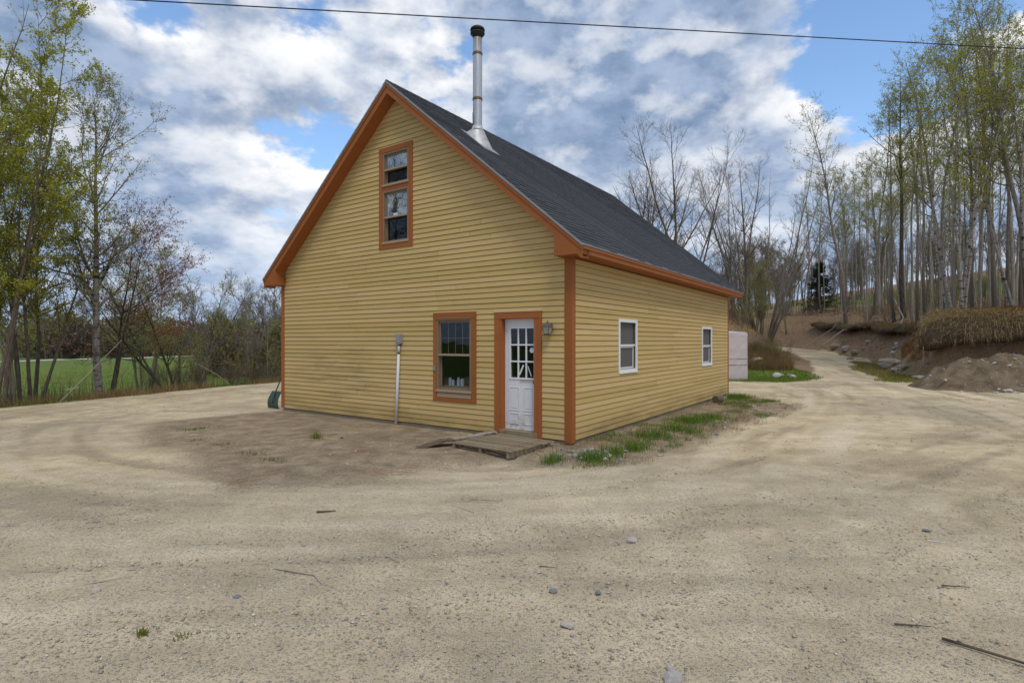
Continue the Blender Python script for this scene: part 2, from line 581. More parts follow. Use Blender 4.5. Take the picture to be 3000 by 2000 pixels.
def fbm(x, y, scale, octv=4, seed=0, rough=0.5):
    s, amp, tot = 0, 1.0, 0
    for o in range(octv):
        s = s + amp * vnoise(x * scale * 2 ** o + 17.3 * o, y * scale * 2 ** o - 9.1 * o, seed + o)
        tot += amp
        amp *= rough
    return s / tot * 2 - 1        # about -1..1


def sstep(a, b, x):
    t = np.clip((x - a) / (b - a), 0, 1)
    return t * t * (3 - 2 * t)


def seg_dist(x, y, pts):
    best = np.full(np.shape(x), 1e9)
    for (x0, y0), (x1, y1) in zip(pts[:-1], pts[1:]):
        ex, ey = x1 - x0, y1 - y0
        tt = np.clip(((x - x0) * ex + (y - y0) * ey) / (ex * ex + ey * ey), 0, 1)
        best = np.minimum(best, np.hypot(x - x0 - tt * ex, y - y0 - tt * ey))
    return best


def inside(x, y, poly):
    r = np.zeros(np.shape(x), bool)
    n = len(poly)
    for i in range(n):
        x0, y0 = poly[i]
        x1, y1 = poly[(i + 1) % n]
        c = (y0 > y) != (y1 > y)
        with np.errstate(divide='ignore', invalid='ignore'):
            xx = (x1 - x0) * (y - y0) / (y1 - y0 + 1e-12) + x0
        r ^= c & (x < xx)
    return r


def sd_poly(x, y, poly):
    """signed distance, positive inside"""
    dd = seg_dist(x, y, list(poly) + [poly[0]])
    return np.where(inside(x, y, poly), dd, -dd)


NX, NY = 173 / 1620 * 9.4, 9.4                     # near corner of the house
HA = -math.atan2(0.5733, 0.8193)                   # rotation of the house
HW, HL = 8.43, 10.5
AX = (math.cos(HA), math.sin(HA))
BY = (-math.sin(HA), math.cos(HA))


def h2w(lx, ly):
    return NX + lx * AX[0] + ly * BY[0], NY + lx * AX[1] + ly * BY[1]


BANK_R = [(300, -60), (60, 10), (40, 20.9), (22.6, 24.3), (20.2, 25.9), (20.6, 30), (24.3, 38), (27.6, 48), (27.0, 56), (18, 60), (18, 420), (420, 420), (420, -60)]
BANK_B = [(16.0, 32.8), (20.1, 38.8), (23.1, 47), (20, 54), (18, 60), (18, 420), (-60, 420), (-12, 60), (-4, 36), (6, 34)]
YARD = [(-22, -30), (-16.2, 4), (-14.6, 10), (-13.1, 14.1), (-11.6, 19), (-10.0, 24), (-7, 31), (3, 33), (12, 31), (16.5, 30), (20.4, 38), (23.8, 48),
        (21, 55), (26, 56), (27.6, 48), (24.3, 38), (20.3, 30), (19.2, 25.6), (22.3, 23.9), (40, 20.6), (60, 9), (80, -30)]
LEFT_EDGE = [(-26, -60), (-22, -30), (-16.2, 4), (-14.6, 10), (-13.1, 14.1), (-11.6, 19), (-10.0, 24), (-8.5, 31), (-8, 40), (-12, 60), (-30, 120), (-60, 420), (-600, 420), (-600, -60)]
HOUSE = [h2w(0, 0), h2w(0, HL), h2w(-HW, HL), h2w(-HW, 0)]
APRON = [h2w(-HW - 0.3, 0.5), (-8.3, 12.6), (-7.6, 10.6), (-6.2, 9.0), (-4.8, 7.7), (-3.4, 6.6), (-1.9, 6.6), (-1.0, 7.6), (0.3, 8.2), h2w(0, 0.5)]
STRIP = [h2w(-0.9, 0.3), (-0.3, 8.25), (0.7, 7.75), (1.7, 7.95), (2.6, 9.0), (4.4, 11.2), (6.2, 13.2), (7.9, 15.2), (8.1, 17.0), (7.4, 18.4), h2w(-0.2, HL)]
LAWN = [(9.0, 25.0), (12.0, 24.4), (14.3, 26.0), (15.6, 28.8), (15.8, 31.5), (14, 33.5), (8, 33)]
VERGE = [(16.9, 24.2), (18.6, 24.4), (20.6, 29.8), (23.4, 36.0), (22.9, 37.0), (19.3, 30.6), (18.2, 27.4)]
TRACK = [(-70, 40), (-58, 69), (-48, 115), (-40, 170)]


def height(x, y, detail=True, ruts=False):
    x = np.asarray(x, float)
    y = np.asarray(y, float)
    z = np.full(x.shape, -0.10)
    # left: the yard edge falls to a low meadow
    dl = sd_poly(x, y, LEFT_EDGE)
    z = z - 1.15 * sstep(0.0, 9.0, dl) + 0.004 * np.clip(dl - 60, 0, 400) * sstep(90, 200, y)
    z = z + 0.10 * sstep(-3.5, -0.6, dl) * (1 - sstep(-0.6, 0.8, dl))
    # drive climbs gently to the back right
    z = z + 0.048 * np.clip(y - 28, 0, 30) * sstep(0, 9, x)
    dr = sd_poly(x, y, BANK_R)
    wr = 0.6 + 2.7 * sstep(26.2, 30.0, y)
    br = np.where(dr > 0, (3.0 + 0.25 * fbm(x, y, 0.25, 3, 5)) * np.clip(dr / wr, 0, 1) ** np.where(y > 27, 0.9, 0.7) + 0.115 * np.clip(dr - wr, 0, 160) + 0.05 * np.clip(dr - 42, 0, 160), 0)
    db = sd_poly(x, y, BANK_B)
    bb = np.where(db > 0, 2.7 * sstep(0, 4.5, db) + 0.10 * np.clip(db - 5, 0, 160) + 0.05 * np.clip(db - 36, 0, 160), 0)
    rough = sstep(0.2, 3.0, np.maximum(np.maximum(dr, db), dl))
    z = z + np.maximum(br, bb) * sstep(-90, 0, x + 0.2 * y)
    z = z + 0.45 * (1 - sstep(0.5, 3.2, seg_dist(x, y, TRACK)))
    z = z - 0.07 * np.exp(-(((x - 0.1) / 0.8) ** 2 + ((y - 8.2) / 0.6) ** 2))
    # brush mound left of the drive
    z = z + 1.25 * np.exp(-(((x - 13.1) / 1.5) ** 2 + ((y - 29.7) / 1.6) ** 2))
    if detail:
        z = z + rough * (0.16 * fbm(x, y, 0.35, 4, 11) + 0.11 * fbm(x, y, 1.6, 4, 12))
        dh = -sd_poly(x, y, HOUSE)
        yd = np.clip(sstep(0.2, 2.5, dh), 0, 1)
        z = z + yd * (0.035 * fbm(x, y, 0.30, 3, 21) + 0.012 * fbm(x, y, 1.6, 4, 22))
        ap = sd_poly(x, y, APRON)
        z = z + 0.055 * sstep(-0.3, 1.2, ap) * (0.6 + 0.4 * fbm(x, y, 1.1, 4, 31)) + 0.03 * sstep(0, 0.5, ap) * np.clip(fbm(x, y, 2.6, 4, 33), -1, 1) * yd
        sp = sd_poly(x, y, STRIP)
        z = z + 0.03 * sstep(-0.2, 0.8, sp) * (1 + fbm(x, y, 2.2, 4, 35))
        if ruts: z = z + (0.030 * streaks(x, y) - 0.014 * track_mask(x, y)) * (1 - rough) * yd
    return z


TRACKS = [[(20.5, 44), (18.6, 34), (15.5, 26), (11.5, 18), (8.2, 12.5), (4.8, 8.6), (1.5, 6.2), (-2.5, 5.4), (-7.0, 6.6), (-11.5, 11.5), (-11.6, 16), (-8.5, 25)],
          [(22.5, 43), (17.6, 29), (14.5, 20), (11.8, 13), (9.5, 8), (7.6, 4.6), (6.2, 2.4), (4, -4)],
          [(17, 27), (12.5, 22.5), (9, 21.5), (3, 22)],
          [(26, 14), (15, 13.2), (8, 8.6), (3, 5.0), (-2, 4.2), (-9, 4.0), (-16, 1)],
          [(-12.6, 3), (-12.3, 9), (-11.0, 15), (-9.2, 22), (-7, 30)],
          [(13, 26), (10.3, 17), (5.5, 11.0), (3.2, 7.0), (1.6, 3.0), (0, -4)]]


def track_mask(x, y):
    wob = 0.12 * fbm(x, y, 0.5, 2, 41)
    r = np.zeros(np.shape(x))
    for i, p in enumerate(TRACKS):
        dd = seg_dist(x, y, p) + wob
        for off in (0.0, 0.75):
            r = np.maximum(r, np.exp(-((dd - 0.78 - off * 0.05 * i) / 0.16) ** 2))
    return r * (0.55 + 0.45 * fbm(x, y, 0.22, 2, 43))


def streaks(x, y):
    """ridges and scrapes that follow the wheel tracks"""
    num, den = np.zeros(np.shape(x)), np.full(np.shape(x), 1e-3)
    for i, p in enumerate(TRACKS):
        best = np.full(np.shape(x), 1e9)
        sg, tt_ = np.zeros(np.shape(x)), np.zeros(np.shape(x))
        acc = 0.0
        q = []
        for (x0, y0), (x1, y1) in zip(p[:-1], p[1:]):        # soften the corners
            for k in range(4):
                q.append((x0 + (x1 - x0) * k / 4, y0 + (y1 - y0) * k / 4))
        q.append(p[-1])
        q = np.array(q, float)
        for _ in range(6):
            q[1:-1] = (q[:-2] + 2 * q[1:-1] + q[2:]) / 4
        for (x0, y0), (x1, y1) in zip(q[:-1], q[1:]):
            ex, ey = x1 - x0, y1 - y0
            ln = math.hypot(ex, ey)
            u = np.clip(((x - x0) * ex + (y - y0) * ey) / (ln * ln), 0, 1)
            dd = np.hypot(x - x0 - u * ex, y - y0 - u * ey)
            k = dd < best
            best = np.where(k, dd, best)
            sg = np.where(k, np.sign((x - x0) * ey - (y - y0) * ex) * dd, sg)
            tt_ = np.where(k, acc + u * ln, tt_)
            acc += ln
        wgt = np.exp(-(best / 1.9) ** 2)
        num += wgt * (fbm(sg * 2.2 + 31 * i, tt_ * 0.16, 1.0, 3, 200 + i, 0.6) + 0.5 * fbm(sg * 7.0, tt_ * 0.30 + 5 * i, 1.0, 2, 230 + i))
        den += wgt
    return num / np.maximum(den, 0.35)


def grow_axis(start, stop, step, factor, smax):
    out, s, p = [], step, start
    while (p < stop) if step > 0 else (p > stop):
        s = max(-smax, min(smax, s * factor))
        p += s
        out.append(p)
    return out


xs = np.concatenate([np.array(grow_axis(-15.0, -420, -0.13, 1.05, 9.0))[::-1], np.arange(-15.0, 20.0, 0.12), np.array(grow_axis(20.0 - 0.12, 420, 0.12, 1.04, 9.0))])
ys = np.concatenate([np.array(grow_axis(1.6, -60, -0.12, 1.12, 6.0))[::-1], np.arange(1.6, 20.0, 0.10), np.array(grow_axis(19.9, 64, 0.12, 1.012, 0.45)), np.array(grow_axis(64.0, 420, 0.5, 1.06, 8.0))])
GX, GY = np.meshgrid(xs, ys)
gx, gy = GX.ravel(), GY.ravel()
gz = height(gx, gy, True, True)

edge_n = 0.9 * fbm(gx, gy, 0.35, 4, 51) + 0.35 * fbm(gx, gy, 1.7, 3, 52)
a_grav = sstep(-0.45, 0.45, sd_poly(gx, gy, YARD) + 0.45 * edge_n)
lawn = sstep(-0.4, 0.4, sd_poly(gx, gy, LAWN) + 0.5 * edge_n)
verge = sstep(-0.4, 0.3, sd_poly(gx, gy, VERGE) + 0.5 * edge_n)
a_grav = a_grav * (1 - lawn) * (1 - 0.85 * verge)
dleft = sd_poly(gx, gy, LEFT_EDGE)
a_grass = np.maximum(lawn * 0.8, verge * 0.45)
a_grass = np.maximum(a_grass, sstep(0.4, 3.5, dleft + 1.2 * edge_n) * (1 - sstep(70, 110, gy + 0.6 * gx + 90 * 0)))
a_grass = np.maximum(a_grass, sstep(0.4, 3.5, dleft) * sstep(-0.3, 0.2, -seg_dist(gx, gy, TRACK) + 40))
# meadow glimpsed between the trunks on the hill
drh = sd_poly(gx, gy, BANK_R)
meadow = sstep(17, 23, drh + 2 * edge_n) * (1 - sstep(62, 74, drh + 4 * edge_n)) * sstep(30, 36, gx) * 0.95
meadow2 = sstep(8, 12, sd_poly(gx, gy, BANK_B)) * (1 - sstep(30, 44, sd_poly(gx, gy, BANK_B))) * sstep(4, 10, gx) * 0.75
a_grass = np.maximum(a_grass, np.maximum(meadow, meadow2))
a_grass = a_grass * (1 - a_grav)
trk = 1 - sstep(1.0, 1.9, seg_dist(gx, gy, TRACK))
a_grav = np.maximum(a_grav, trk)
a_damp = sstep(-0.25, 0.9, sd_poly(gx, gy, APRON) + 0.55 * edge_n)
a_damp = np.maximum(a_damp, 1.0 * sstep(-0.3, 0.5, sd_poly(gx, gy, STRIP) + 0.4 * edge_n))
a_track = np.clip(0.35 * track_mask(gx, gy) + 0.35 + 0.75 * streaks(gx, gy), 0, 1)
a_coarse = sstep(-0.25, 0.5, 0.55 * fbm(gx, gy, 0.28, 3, 61) + 0.55 * (1 - sstep(3.5, 8.0, gy)) - 0.12)

nxs, nys = len(xs), len(ys)
ii = (np.arange(nys - 1)[:, None] * nxs + np.arange(nxs - 1)[None, :]).ravel()
GQ = np.stack([ii, ii + 1, ii + 1 + nxs, ii + nxs], 1)

# ground material
mg, t = material('ground_surface')
co = t.n('ShaderNodeTexCoord').outputs['Object']
at = lambda nme: t.n('ShaderNodeAttribute', attribute_name=nme).outputs['Fac']
A_g, A_gr, A_d, A_t, A_c = at('gravel'), at('grass'), at('damp'), at('track'), at('coarse')
n_big = t.noise(co, 0.55, 5, 0.6)
n_mid = t.noise(co, 3.2, 6, 0.62)
n_fine = t.noise(co, 26.0, 5, 0.7)
n_grit = t.noise(co, 160.0, 3, 0.7)
v1 = t.n('ShaderNodeTexVoronoi', {'Vector': co, 'Scale': 62.0, 'Randomness': 1.0})
v2 = t.n('ShaderNodeTexVoronoi', {'Vector': co, 'Scale': 27.0, 'Randomness': 1.0})
sand = t.mix(t.ramp(n_mid, 0.3, 0.7), (0.52, 0.41, 0.25), (0.70, 0.57, 0.37))
sand = t.mix(t.m('MULTIPLY', t.ramp(n_big, 0.45, 0.62), 0.75), sand, (0.42, 0.33, 0.20))
sand = t.mix(t.m('MULTIPLY', t.ramp(A_t, 0.35, 0.95), 0.85), sand, (0.72, 0.61, 0.43))
sand = t.mix(t.m('MULTIPLY', t.ramp(A_t, 0.02, 0.33, 1.0, 0.0), 0.60), sand, (0.295, 0.235, 0.155))
sand = t.mix(t.m('MULTIPLY', t.ramp(n_fine, 0.45, 0.72), 0.40), sand, (0.25, 0.195, 0.125))
sand = t.mix(t.m('MULTIPLY', t.ramp(n_grit, 0.52, 0.72), 0.45), sand, (0.68, 0.59, 0.45))
# pebbles: colour per cell
pr, pg, pb = t.sep(v1.outputs['Color'])[0:3]
pebble = t.mix(t.ramp(pr, 0.25, 0.9), (0.26, 0.235, 0.20), (0.80, 0.72, 0.58))
pebble = t.mix(t.m('MULTIPLY', t.ramp(pg, 0.72, 0.80), 0.7), pebble, (0.20, 0.23, 0.27))
pebble = t.mix(t.m('MULTIPLY', t.ramp(pb, 0.86, 0.92), 0.8), pebble, (0.42, 0.25, 0.12))
pmask = t.m('MULTIPLY', t.ramp(v1.outputs['Distance'], 0.26, 0.48, 1.0, 0.0), t.ramp(t.m('ADD', pb, A_c), 0.45, 1.15))
c = t.mix(t.m('MULTIPLY', pmask, 0.75), sand, pebble)
qr, qg, qb = t.sep(v2.outputs['Color'])[0:3]
qm = t.m('MULTIPLY', t.ramp(v2.outputs['Distance'], 0.16, 0.34, 1.0, 0.0), t.ramp(t.m('MULTIPLY_ADD', A_c, 0.30, qr), 0.86, 0.96))
c = t.mix(t.m('MULTIPLY', qm, 0.85), c, t.mix(qg, (0.18, 0.18, 0.185), (0.58, 0.53, 0.44)))
c = t.mix(t.m('MULTIPLY', t.m('MULTIPLY', A_c, 0.28), 1.0), c, (0.49, 0.425, 0.33))
tone = t.ramp(t.noise(co, 0.23, 4, 0.6), 0.32, 0.68, 0.80, 1.13, 'LINEAR')
tone = t.m('MULTIPLY', tone, t.ramp(t.noise(t.n('ShaderNodeMapping', {'Vector': co, 'Rotation': (0, 0, 0.35), 'Scale': (0.35, 1.6, 1.0)}).outputs[0], 1.3, 5, 0.65), 0.30, 0.70, 0.86, 1.10, 'LINEAR'))
c = t.mix(1.0, c, t.comb(tone, tone, tone), 'MULTIPLY')
# damp soil by the walls, rust-coloured patches
soil = t.mix(t.ramp(n_mid, 0.3, 0.72), (0.155, 0.116, 0.074), (0.36, 0.28, 0.19))
soil = t.mix(t.m('MULTIPLY', t.ramp(t.noise(co, 1.5, 6, 0.7), 0.52, 0.66), 0.6), soil, (0.19, 0.090, 0.050))
soil = t.mix(t.m('MULTIPLY', t.ramp(n_fine, 0.46, 0.68), 0.7), soil, (0.085, 0.062, 0.042))
soil = t.mix(t.m('MULTIPLY', t.ramp(t.noise(co, 7.0, 6, 0.7), 0.55, 0.68), 0.6), soil, (0.36, 0.29, 0.20))
soil = t.mix(t.m('MULTIPLY', pmask, 0.4), soil, pebble)
dk = t.m('MULTIPLY', 0.95, t.ramp(t.m('ADD', t.m('ADD', A_d, t.m('MULTIPLY_ADD', n_mid, 1.3, -0.60)), t.m('MULTIPLY_ADD', n_fine, 0.9, -0.45)), 0.22, 0.92))
c = t.mix(t.m('MULTIPLY', dk, 0.85), c, soil)
# leaf litter
lit1 = t.mix(t.ramp(n_fine, 0.3, 0.7), (0.050, 0.034, 0.022), (0.205, 0.145, 0.095))
lit1 = t.mix(t.ramp(n_mid, 0.42, 0.7), lit1, (0.125, 0.088, 0.056))
lit1 = t.mix(t.m('MULTIPLY', t.ramp(n_big, 0.52, 0.7), 0.45), lit1, (0.095, 0.10, 0.03))
v3 = t.n('ShaderNodeTexVoronoi', {'Vector': co, 'Scale': 9.0, 'Randomness': 1.0})
lit1 = t.mix(t.m('MULTIPLY', t.ramp(t.sep(v3.outputs['Color'])[0], 0.5, 1.0), 0.22), lit1, (0.23, 0.165, 0.11))
lit1 = t.mix(1.0, lit1, (2.0, 1.9, 1.8), 'MULTIPLY')
gbl = t.ramp(t.m('ADD', A_g, t.m('MULTIPLY_ADD', n_mid, 0.5, -0.25)), 0.3, 0.65)
c = t.mix(gbl, lit1, c)
# grass turf
turf = t.mix(t.ramp(n_mid, 0.3, 0.7), (0.075, 0.135, 0.020), (0.16, 0.215, 0.040))
turf = t.mix(t.m('MULTIPLY', t.ramp(n_fine, 0.5, 0.75), 0.7), turf, (0.19, 0.17, 0.07))
turf = t.mix(t.m('MULTIPLY', t.ramp(t.noise(co, 0.16, 5, 0.65), 0.45, 0.66), 0.65), turf, (0.17, 0.165, 0.045))
grb = t.ramp(t.m('ADD', A_gr, t.m('MULTIPLY_ADD', n_mid, 0.7, -0.35)), 0.3, 0.7)
c = t.mix(grb, c, turf)
t.set(t.b.inputs['Base Color'], c)
t.b.inputs['Roughness'].default_value = 0.95
t.b.inputs['Specular IOR Level'].default_value = 0.12
hgt = t.m('ADD', t.m('MULTIPLY', n_mid, 0.036), t.m('MULTIPLY', n_fine, 0.012))
hgt = t.m('ADD', hgt, t.m('MULTIPLY', n_grit, 0.0025))
hgt = t.m('ADD', hgt, t.m('MULTIPLY', pmask, 0.006))
hgt = t.m('ADD', hgt, t.m('MULTIPLY', qm, 0.011))
t.set(t.b.inputs['Normal'], t.n('ShaderNodeBump', {'Height': hgt, 'Strength': 0.9, 'Distance': 1.0}).outputs[0])
M['ground'] = mg

ATTR = {'gravel': a_grav, 'grass': a_grass, 'damp': a_damp, 'track': a_track, 'coarse': a_coarse}
zone = np.where(a_grav[GQ].mean(1) > 0.5, 0, np.where((a_grass[GQ].mean(1) > 0.5) & (gx[GQ[:, 0]] < -2), 1, 2))
for zi, nm in enumerate(('gravel_yard', 'meadow', 'hillside')):
    q = GQ[zone == zi]
    used, inv = np.unique(q.ravel(), return_inverse=True)
    me = np_mesh(nm, np.stack([gx[used], gy[used], gz[used]], 1), inv.reshape(-1, 4), M['ground'], smooth=True)
    for k, arr in ATTR.items():
        me.attributes.new(k, 'FLOAT', 'POINT').data.foreach_set('value', arr[used].astype(np.float32))
    # keep shading continuous across the seams
    o = obj(nm, me)
    tag(o, kind='structure')


def H(x, y):
    return float(height(np.array([x]), np.array([y]))[0])

# ------------------------------------------------------------------ the house
house = empty('yellow_house', (NX, NY, 0.0), HA)
tag(house, 'yellow clapboard house with orange trim and dark shingle roof in gravel yard', 'house')
RX, RZ, SL = -HW / 2, 7.15, 0.839          # ridge position, ridge height, slope
EV, OF, OB = 0.3725, 0.31, 0.41            # eave, front and back overhang
SOFF = 3.13


def zr(x):
    return RZ - SL * abs(x - RX)


rng = random.Random(3)
# openings in the gable: x0, x1, z0, z1 (outer edge of the casing)
UPW = (-4.76, -3.735, 3.69, 5.885)
LOW = (-3.152, -2.04, 0.50, 2.264)
DOOR = (-1.607, -0.568, -0.02, 2.222)
GOP = [UPW, LOW, DOOR]
SW1 = (1.913, 2.86, 1.06, 2.145)
SW2 = (7.58, 8.58, 1.005, 2.112)
SOP = [SW1, SW2]


def wall_strips(mb, x0, x1, top, ops, place, inset=0.075):
    """solid wall panels around inset openings; place(u, v, depth) -> xyz"""
    ops = [(a + inset, b - inset, c + inset, e - inset) for a, b, c, e in ops]
    cuts = sorted({x0, x1} | {v for o in ops for v in o[:2]} | ({RX} if x0 < RX < x1 else set()))
    for a, b in zip(cuts[:-1], cuts[1:]):
        spans, lo = [], -0.02
        for o in sorted((o for o in ops if o[0] <= a + 1e-6 and o[1] >= b - 1e-6), key=lambda o: o[2]):
            if o[2] > lo: spans.append((lo, lo, o[2], o[2]))
            lo = o[3]
        spans.append((lo, lo, top(a), top(b)))
        for za, zb, zc_, zd in spans:
            mb.hexa([place(a, za, 0), place(b, zb, 0), place(b, zb, .14), place(a, za, .14), place(a, zc_, 0), place(b, zd, 0), place(b, zd, .14), place(a, zc_, .14)])


gable = MB()
wall_strips(gable, -HW, 0, lambda x: zr(x) - 0.27 if zr(x) - .27 > SOFF else SOFF, GOP, lambda u, v, dd: (u, dd, v))
gable = gable.build('gable_wall', M['wallback'], house)
sidew = MB()
wall_strips(sidew, 0.14, HL, lambda x: SOFF + 0.05, SOP, lambda u, v, dd: (-dd, u, v))
sidew = sidew.build('side_wall', M['wallback'], house)
mb = MB().box(-HW, -HW + .14, .14, HL, -.02, SOFF + .05)
mb.prism([(-HW + .14, HL - .14, -.02), (-.14, HL - .14, -.02), (-.14, HL - .14, SOFF), (RX, HL - .14, zr(RX) - .27), (-HW + .14, HL - .14, SOFF)],
         [(-HW + .14, HL, -.02), (-.14, HL, -.02), (-.14, HL, SOFF), (RX, HL, zr(RX) - .27), (-HW + .14, HL, SOFF)])
mb.build('rear_wall', M['clap'], house)
mb = MB().box(-HW + .16, -.16, .16, HL - .16, -.06, -.01).box(-HW + .16, -.16, .16, HL - .16, 2.55, 2.68)
mb.build('interior_floor', M['dark_room'], house)


# clapboards, each board its own piece
EXPO = 0.1005
def board(parent, u0a, u1a, u0b, u1b, z0, z1, row_z0, place):
    def dep(z): return 0.022 - 0.013 * (z - row_z0) / EXPO
    mb = MB()
    j = rng.uniform(-.0012, .0012)
    a, b = dep(z0) + j, dep(z1) + j
    mb.hexa([place(u0a, z0, a), place(u1a, z0, a), place(u1a, z0, 0.0), place(u0a, z0, 0.0), place(u0b, z1, b), place(u1b, z1, b), place(u1b, z1, 0.0), place(u0b, z1, 0.0)])
    mb.build('clapboard', M['clap'], parent)


def side_siding(parent, lo, hi, ztop, ops, place, nmax, joints):
    """lo(z), hi(z) give the ends of a course"""
    r = 0
    while True:
        z0 = r * EXPO
        z1 = min(z0 + EXPO - 0.0075, ztop)
        r += 1
        if z0 >= ztop - 0.02: break
        a0, b0, a1, b1 = lo(z0), hi(z0), lo(z1), hi(z1)
        if b0 - a0 < 0.05: break
        solid = [(a0, b0)]
        fills = []
        for (x0, x1, w0, w1) in ops:
            zo1 = z0 + EXPO
            if w1 <= z0 + 0.004 or w0 >= zo1 - 0.004: continue
            solid = [s for a, b in solid for s in ((a, min(b, x0)), (max(a, x1), b)) if s[1] - s[0] > 0.02]
            if w0 > z0 + 0.012: fills.append((x0, x1, z0, w0))
            if w1 < zo1 - 0.016: fills.append((x0, x1, w1, z1))
        for a, b in solid:
            cuts = [a]
            ln = b - a
            if joints and ln > 3.0:
                n = 1 if ln < 6.5 else 2
                for k in range(n):
                    cuts.append(a + ln * (k + 1) / (n + 1) + rng.uniform(-.22, .22) * ln / (n + 1))
            cuts.append(b)
            for c0, c1 in zip(cuts[:-1], cuts[1:]):
                g0 = 0.0 if c0 == a else 0.003
                g1 = 0.0 if c1 == b else 0.003
                t0 = a1 if c0 == a0 else c0 + g0
                t1 = b1 if c1 == b0 else c1 - g1
                if t1 - t0 < 0.01: t0 = t1 = (t0 + t1) / 2
                board(parent, c0 + g0, c1 - g1, t0, t1, z0, z1, z0, place)
        for x0, x1, w0, w1 in fills:
            board(parent, x0, x1, x0, x1, w0, w1, z0, place)


CB = 0.115                                  # corner board width
def glo(z): return max(-HW + CB, RX - (RZ - 0.262 - z) / SL)
def ghi(z): return min(-CB, RX + (RZ - 0.262 - z) / SL)
side_siding(gable, glo, ghi, RZ - 0.30, GOP, lambda u, z, o: (u, -o, z), 0, True)
side_siding(sidew, lambda z: CB, lambda z: HL - .07, SOFF, SOP, lambda u, z, o: (o, u, z), 0, True)

# corner boards
MB().box(-CB, 0.026, -0.026, 0.0, -.04, SOFF).build('corner_board', M['trim'], house, bevel=.003)
MB().box(0.0, 0.026, 0.0, CB, -.04, SOFF).build('corner_board', M['trim'], house, bevel=.003)
MB().box(-HW - .026, -HW + CB, -0.026, 0.0, -.01, SOFF).build('corner_board', M['trim'], house, bevel=.003)
MB().box(0.0, 0.026, HL - .07, HL + .026, -.02, SOFF).build('corner_board', M['trim'], house, bevel=.003)
# foundation
mb = MB().box(-HW + .02, -.02, .012, .2, -.6, -.02).box(-.2, -.012, .2, HL - .02, -.6, -.02).box(-HW + .02, -HW + .2, .2, HL - .02, -.6, -.02).box(-HW + .2, -.2, HL - .2, HL - .02, -.6, -.02)
mb.build('foundation', M['concrete'], house)

# ---- roof
roof = MB()
TH = 0.055
for s in (-1, 1):
    xe = RX + s * (HW / 2 + EV)
    ze = zr(xe)
    a = [(RX, -OF, RZ - .012), (xe, -OF, ze - .012), (xe, -OF, ze - .012 - TH), (RX, -OF, RZ - .012 - TH)]
    b = [(x_, HL + OB, z_) for x_, _, z_ in a]
    if s > 0: roof.prism(a, b)
    else: roof.prism(b, a)
roof = roof.build('roof', M['shingle'], house)
# shingle strips: three tabs each
LS = (HW / 2 + EV) * math.hypot(1, SL)      # slope length
cs_, sn_ = 1 / math.hypot(1, SL), SL / math.hypot(1, SL)
EXS, LEN = 0.142, 1.0


def strip_mesh(seed, clip=None):
    r_ = random.Random(seed)
    mb = MB()
    tabs = 3
    for k in range(tabs):
        a, b = k * LEN / tabs + .004, (k + 1) * LEN / tabs - .004
        e = r_.uniform(-.008, .006)
        # local: X along the eave, Y up the slope, Z off the roof
        lo, hi = .0145 + r_.uniform(-.0025, .003), .003
        mb.hexa([(a, e, 0), (b, e, 0), (b, EXS + .02, 0), (a, EXS + .02, 0), (a, e, lo), (b, e, lo), (b, EXS + .02, hi), (a, EXS + .02, hi)])
    return mb


variants = [strip_mesh(s).mesh('shingle', M['shingle']) for s in range(6)]
roof_rows = []
ncourse = int(LS / EXS)
total = HL + OF + OB
for c_ in range(ncourse):
    off = (c_ * LEN / 6 * 1.0) % (LEN / 1.0) if False else ((c_ % 6) * LEN / 6)
    y = -OF - off
    while y < HL + OB - 0.01:
        y0, y1 = max(y, -OF - .012), min(y + LEN, HL + OB + .01)
        if y1 - y0 > .05:
            roof_rows.append((c_, y0, y1))
        y += LEN


def right_frame(c_, y0):
    sd = c_ * EXS - 0.012                        # distance up the slope from the eave
    xe = RX + HW / 2 + EV
    x_ = xe - cs_ * sd
    z_ = zr(xe) + sn_ * sd - .011
    # X axis: +y of the house; Y axis: up slope; Z: outward normal
    return Matrix(((0, -cs_, sn_, x_), (1, 0, 0, y0), (0, sn_, cs_, z_), (0, 0, 0, 1)))


full = [r_ for r_ in roof_rows if abs(r_[2] - r_[1] - LEN) < .03]
def apparent(r_):
    fr = right_frame(r_[0], r_[1])
    wx, wy = h2w(fr[0][3], fr[1][3] + .5)
    return wx * wx + wy * wy + 0.5 * (fr[2][3] - 1.7) ** 2
full.sort(key=apparent)
single = set(full[:285])
rest = MB()
for i, r_ in enumerate(roof_rows):
    if r_ in single:
        o = bpy.data.objects.new('shingle', variants[i % 6])
        link(o, roof)
        o.matrix_local = right_frame(r_[0], r_[1] + rng.uniform(-.003, .003))
    else:
        fr = right_frame(r_[0], r_[1])
        k = (r_[2] - r_[1]) / LEN
        sm = strip_mesh(i % 6)
        rest.add([fr @ Vector((v_[0] * k, v_[1], v_[2])) for v_ in sm.v], sm.f)
# left slope, out of sight
xl = RX - HW / 2 - EV
for c_ in range(ncourse):
    sd = c_ * EXS
    x_, z_ = xl + cs_ * sd, zr(xl) + sn_ * sd
    x2, z2 = x_ + cs_ * (EXS + .02), z_ + sn_ * (EXS + .02)
    nx_, nz_ = -sn_, cs_
    q = [(x_, -OF - .012, z_ - .011), (x_, HL + OB, z_ - .011), (x2, HL + OB, z2 - .011), (x2, -OF - .012, z2 - .011)]
    rest.hexa([q[0], q[3], q[2], q[1], (x_ + nx_ * .012, -OF - .012, z_ + nz_ * .012 - .011), (x2, -OF - .012, z2 - .008), (x2, HL + OB, z2 - .008), (x_ + nx_ * .012, HL + OB, z_ + nz_ * .012 - .011)])
tag(rest.build('shingle_field', M['shingle'], roof), kind='stuff')
